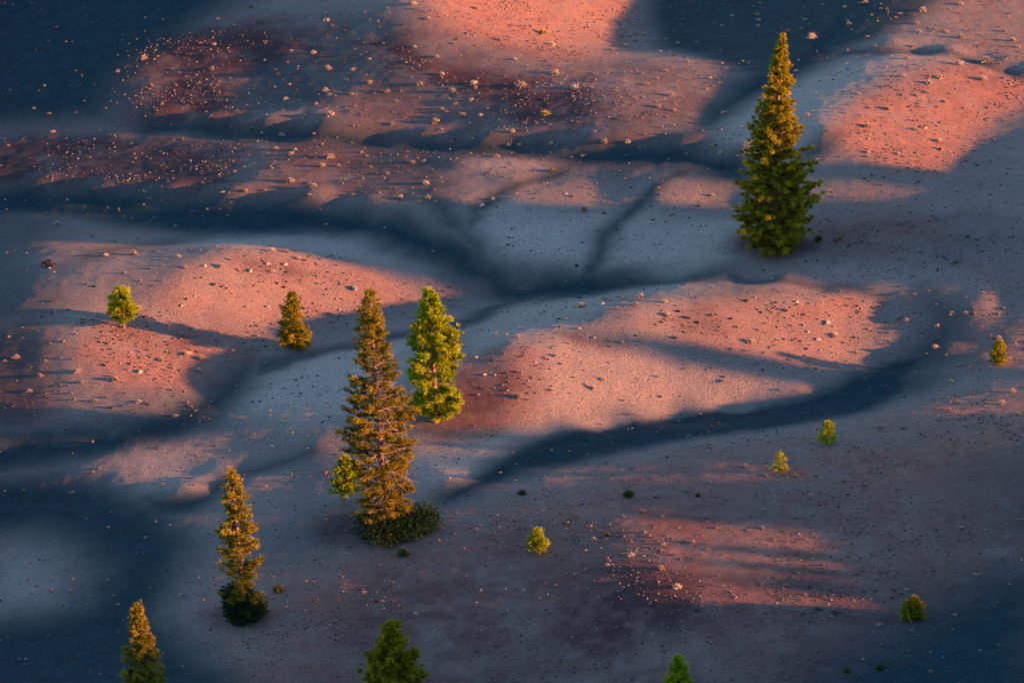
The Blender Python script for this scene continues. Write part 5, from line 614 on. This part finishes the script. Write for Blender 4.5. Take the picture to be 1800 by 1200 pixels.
# ------------------------------------------------------------------ small green shrubs
def shrub_mesh(name, mat, seed, n=70, flat=.55, width=.09, droop=.2, stems=True):
    """unit shrub, about 1 m across: blades and twigs fanning out of one root"""
    g = np.random.default_rng(seed); az = g.uniform(0, 2 * math.pi, n); el = np.radians(g.uniform(8, 88, n))
    d = np.stack([np.cos(az) * np.cos(el), np.sin(az) * np.cos(el), np.sin(el) * flat * 1.6], -1)
    ln = g.uniform(.28, .56, n); base = g.normal(0, .09, (n, 3)) * np.array([1, 1, .2]) + d * .05
    P = base + d * (ln * g.uniform(.1, .75, n))[:, None]
    V, F, col = tufts(P, d, g, 3, .27, width, spread=.7, up=.3)
    V2, F2, c2 = tufts(base, d, g, 1, .55, width * .55, spread=.25, up=.1)
    V = np.concatenate([V, V2]); F = np.concatenate([F, F2 + len(col)]); col = np.concatenate([col, c2 * .6])
    V[:, 2] = np.maximum(V[:, 2], -.04)
    return mesh_from(name, V, F, mat, {"tint": col})
for x, y, w, label in GREEN_SHRUBS:
    o = link("green_shrub", shrub_mesh("green_shrub", GREENLEAF, int(abs(x * 17 + y * 5)) + 3, n=130, flat=.62, width=.075), loc=(x, y, float(ground(x, y)) - .02), scale=(w, w, w))
    tag(o, label, "shrub", "small green shrubs on open ash")

# ------------------------------------------------------------------ dry shrubs and rocks
ZONES = [
 ("on the bright orange slope at top", lambda x, y: y > 66 and -11 < x < 13),
 ("on the black flat behind the conical pine", lambda x, y: y > 62 and 13 <= x < 44),
 ("on the red slope, upper right corner", lambda x, y: y > 62 and x >= 44),
 ("on the dark upper left slope", lambda x, y: y > 30 and x <= -28),
 ("on the brown upper slope", lambda x, y: 42 < y and -28 < x < 12),
 ("on the pale shoulder beside the conical pine", lambda x, y: 26 < y and 12 <= x < 27),
 ("on the sunlit dune behind the conical pine", lambda x, y: 26 < y and x >= 27),
 ("on small dunes above the central valley", lambda x, y: 18 < y and -28 < x < 12),
 ("along the shaded left valley", lambda x, y: 16 < y and x <= -28),
 ("on the sunlit left dune's crest", lambda x, y: 6 < y and x < -5),
 ("on the sunlit left dune's face", lambda x, y: -16 < y and -48 < x < -19),
 ("left of the sunlit left dune", lambda x, y: -30 < y and x <= -36),
 ("on the central sunlit dune's crest", lambda x, y: -2 < y and -5 <= x < 38),
 ("on the shaded flat near right edge", lambda x, y: -2 < y and x >= 38),
 ("on the central sunlit dune's face", lambda x, y: -21 < y and -6 < x < 34),
 ("beside the black ash crescent", lambda x, y: -25 < y and x >= 34),
 ("on tan ground around the middle pines", lambda x, y: -47 < y and -36 < x < 0),
 ("on the purple slope below the crescent", lambda x, y: -47 < y and 0 <= x < 48),
 ("in lower left black ash", lambda x, y: x < -16),
 ("on the maroon slope at the bottom", lambda x, y: x < 13),
 ("on the striped lower right slope", lambda x, y: x < 34),
 ("in the shaded lower right corner", lambda x, y: True),
]
def zone(x, y):
    for z, f in ZONES:
        if f(x, y): return z
def tell_apart(items):
    """items: (x, y, size, look) -> one label each: look, ground, part of that ground, order from the left"""
    out = [None] * len(items); byz = {}
    for i, (x, y, s, look) in enumerate(items): byz.setdefault((look, zone(x, y)), []).append(i)
    for (look, z), ids in byz.items():
        ids.sort(key=lambda i: -items[i][2])
        if len(ids) > 1: out[ids[0]] = "largest %s %s" % (look, z); rest = ids[1:]
        else: out[ids[0]] = "%s %s" % (look, z); rest = []
        if not rest: continue
        ym = float(np.median([items[i][1] for i in rest])); xs = sorted(items[i][0] for i in rest)
        x1, x2 = xs[len(xs) // 3], xs[2 * len(xs) // 3]; cells = {}
        for i in rest:
            x, y = items[i][:2]
            c = (("upper " if y > ym else "lower ") if len(rest) > 3 else "") + (("left" if x < x1 else "middle" if x < x2 else "right") if len(rest) > 6 else "part" if len(rest) > 3 else "")
            cells.setdefault(c, []).append(i)
        for c, cc in cells.items():
            cc.sort(key=lambda i: items[i][0]); n = len(cc)
            for k, i in enumerate(cc):
                od = "" if n == 1 else "leftmost" if k == 0 else "rightmost" if k == n - 1 else ("second", "third", "fourth", "fifth", "sixth", "seventh", "eighth", "ninth", "tenth", "eleventh", "twelfth", "thirteenth", "fourteenth", "fifteenth", "sixteenth", "seventeenth")[k - 1] + " from left"
                out[i] = ", ".join(t for t in ("small %s %s" % (look, z), c, od) if t)
    return out
dry = [shrub_mesh("dry_shrub", DRY, 40 + k, n=64 + 6 * k, flat=(.4, .5, .6, .45, .55, .7)[k]) for k in range(6)]
yel = [shrub_mesh("yellow_shrub", YELLOW, 60 + k, n=80) for k in range(2)]
allsh = [(s, x, y, 'warm') for x, y, s in PLACES_WARM] + [(s, x, y, 'pale') for x, y, s in PLACES_PALE]
allsh.sort(reverse=True)
SIZEK = 1.5
def put(name, me, x, y, s, label, cat, group, g, sink=.02, zs=1.):
    o = link(name, me, loc=(x, y, float(ground(x, y)) - sink * s), rot=(0, 0, g.uniform(0, 6.28)), scale=(s * g.uniform(.9, 1.15), s * g.uniform(.85, 1.1), s * g.uniform(.8, 1.1) * zs))
    return tag(o, label, cat, group)
near = [(x, y, s, "dry shrub" if k == 'warm' else "grey shrub") for s, x, y, k in allsh[:300]]
for (x, y, s, look), lab in zip(near, tell_apart(near)):
    warm = look == "dry shrub"
    put("dry_shrub", dry[int(rng.integers(6))], x, y, s * SIZEK * (1.0 if warm else 1.1), lab, "shrub", "dry shrubs scattered over the dunes", rng, zs=1. if warm else .6)
for i, (x, y, s) in enumerate(PLACES_YELLOW):
    put("yellow_shrub", yel[i % 2], x, y, s * SIZEK, YELLOW_LABELS[i], "shrub", "yellow flowering shrubs", rng)
for i, (x, y, s) in enumerate(PLACES_GREEN):
    o = link("green_shrub", shrub_mesh("green_shrub", GREENLEAF, 90 + i, n=90), loc=(x, y, float(ground(x, y)) - .02), scale=(s * 1.2,) * 3)
    tag(o, GREEN_LABELS[i], "shrub", "small green shrubs on open ash")
# the rest of the shrubs and countless seedlings: one scatter
def scatter(bases, items, name, mat, label, cat):
    """items: (x, y, z, size, rot, which) -> one mesh of transformed copies"""
    Vs, Fs, Cs, n = [], [], [], 0
    for w, (bv, bf, bc) in enumerate(bases):
        it = items[items[:, 5].astype(int) == w]
        if not len(it): continue
        c, s = np.cos(it[:, 4])[:, None], np.sin(it[:, 4])[:, None]; sc = it[:, 3][:, None]
        X = (bv[None, :, 0] * c - bv[None, :, 1] * s) * sc + it[:, :1]; Y = (bv[None, :, 0] * s + bv[None, :, 1] * c) * sc + it[:, 1:2]; Z = bv[None, :, 2] * sc + it[:, 2:3]
        V = np.stack([X, Y, Z], -1).reshape(-1, 3); k = len(bv)
        Ff = (bf[None] + (np.arange(len(it)) * k)[:, None, None]).reshape(-1, 3) + n
        t = np.clip(bc[None] + it[:, 6][:, None], 0, 1).ravel(); Vs.append(V); Fs.append(Ff); Cs.append(np.stack([t, t, t, np.ones_like(t)], -1)); n += len(V)
    return tag(link(name, mesh_from(name, np.concatenate(Vs), np.concatenate(Fs), mat, {"tint": np.concatenate(Cs)})), label, cat, kind="stuff")
def raw(me):
    v = np.empty(len(me.vertices) * 3, np.float32); me.vertices.foreach_get("co", v)
    f = np.empty(len(me.polygons) * 3, np.int32); me.polygons.foreach_get("vertices", f)
    c = np.empty(len(me.vertices) * 4, np.float32); me.color_attributes["tint"].data.foreach_get("color", c)
    return v.reshape(-1, 3).astype(float), f.reshape(-1, 3), c.reshape(-1, 4)[:, 0].astype(float)
small = [raw(shrub_mesh("tuft", DRY, 200 + k, n=16, width=.14)) for k in range(4)]
it = [(x, y, s * SIZEK, 0.) for s, x, y, k in allsh[300:]]
n = 4200; X = rng.uniform(-62, 62, n); Y = rng.uniform(-76, 108, n)
keep = rng.random(n) < np.clip(.15 + .7 * vnoise(X, Y, 14, 51) + .5 * vnoise(X, Y, 3.5, 52) + .35 * (Y > 40) + .3 * ((Y > 70) & (X > 8) & (X < 40)), .03, 1)
it += [(x, y, s, 0) for x, y, s in zip(X[keep], Y[keep], .12 + .32 * rng.random(keep.sum()) ** 1.8)]
it = np.array(it); m = len(it)
items = np.column_stack([it[:, 0], it[:, 1], ground(it[:, 0], it[:, 1]), it[:, 2], rng.uniform(0, 6.28, m), rng.integers(0, 4, m), rng.normal(0, .15, m)])
scatter(small, items, "dry_tufts", DRY, "countless small dry tufts strewn across the dunes", "tufts")

def rock_raw(seed, sub=1, rough=.28):
    g = np.random.default_rng(seed); import bmesh
    bm = bmesh.new(); bmesh.ops.create_icosphere(bm, subdivisions=sub, radius=.5); v = np.array([p.co[:] for p in bm.verts]); f = np.array([[q.index for q in p.verts] for p in bm.faces]); bm.free()
    for _ in range(7):                                    # cut flats so that it is angular
        nrm = unit(g.normal(0, 1, 3)); d = v @ nrm; lim = g.uniform(.26, .42); v = v - np.where(d > lim, d - lim, 0)[:, None] * nrm
    v = v * (1 + g.normal(0, rough * .35, (len(v), 1))) * np.array([1, g.uniform(.6, .9), g.uniform(.5, .8)])
    v[:, 2] += .12; return v, f
rocks = [rock_raw(300 + k, 2) for k in range(6)]
ROCKM = {k: [mesh_from("rock", v, f, m) for v, f in rocks] for k, m in (('dark', ROCK_DARK), ('pale', ROCK_PALE), ('rust', ROCK_RUST))}
rk = [(x, y, s, look, kind) for kind, lst, look in (('dark', PLACES_DARKROCK, "dark rock"), ('pale', PLACES_PALEROCK, "pale rock"), ('rust', PLACES_RUSTROCK, "rusty rock")) for x, y, s in lst]
for (x, y, s, look, kind), lab in zip(rk, tell_apart([r[:4] for r in rk])):
    put("rock", ROCKM[kind][int(rng.integers(6))], x, y, s * (1.15 if kind != 'dark' else 1.0), lab, "rock", "loose rocks on the dunes", rng, sink=.1)
SPECIAL_ROCKS()
# gravel: stones too many to count, thick on the rocky brows
stones = []
for k in range(5):
    v, f = rock_raw(400 + k, 1); stones.append((v, f, np.full(len(v), .35)))
n = 230000; X = rng.uniform(-64, 64, n); Y = rng.uniform(-78, 110, n); sl = soil(X, Y)
dn = np.clip(.07 + .34 * sl[:, 1] + .3 * sl[:, 2] - .25 * sl[:, 0], .03, 1) * np.where(Y > -30, 1.2, .8) * np.clip(.5 + 1.1 * vnoise(X, Y, 6, 61) + .9 * vnoise(X, Y, 1.8, 62), .05, 2.2)
keep = rng.random(n) < dn * 1.3; X, Y = X[keep], Y[keep]; m = len(X)
items = np.column_stack([X, Y, ground(X, Y) - .01, .08 + .30 * rng.random(m) ** 3.0, rng.uniform(0, 6.28, m), rng.integers(0, 5, m), np.where(rng.random(m) < np.where(Y > 40, .32, .2), rng.uniform(.3, .65, m), rng.normal(-.15, .15, m))])
scatter(stones, items, "gravel", GRAVEL, "loose cinder stones strewn over the dune faces", "gravel")
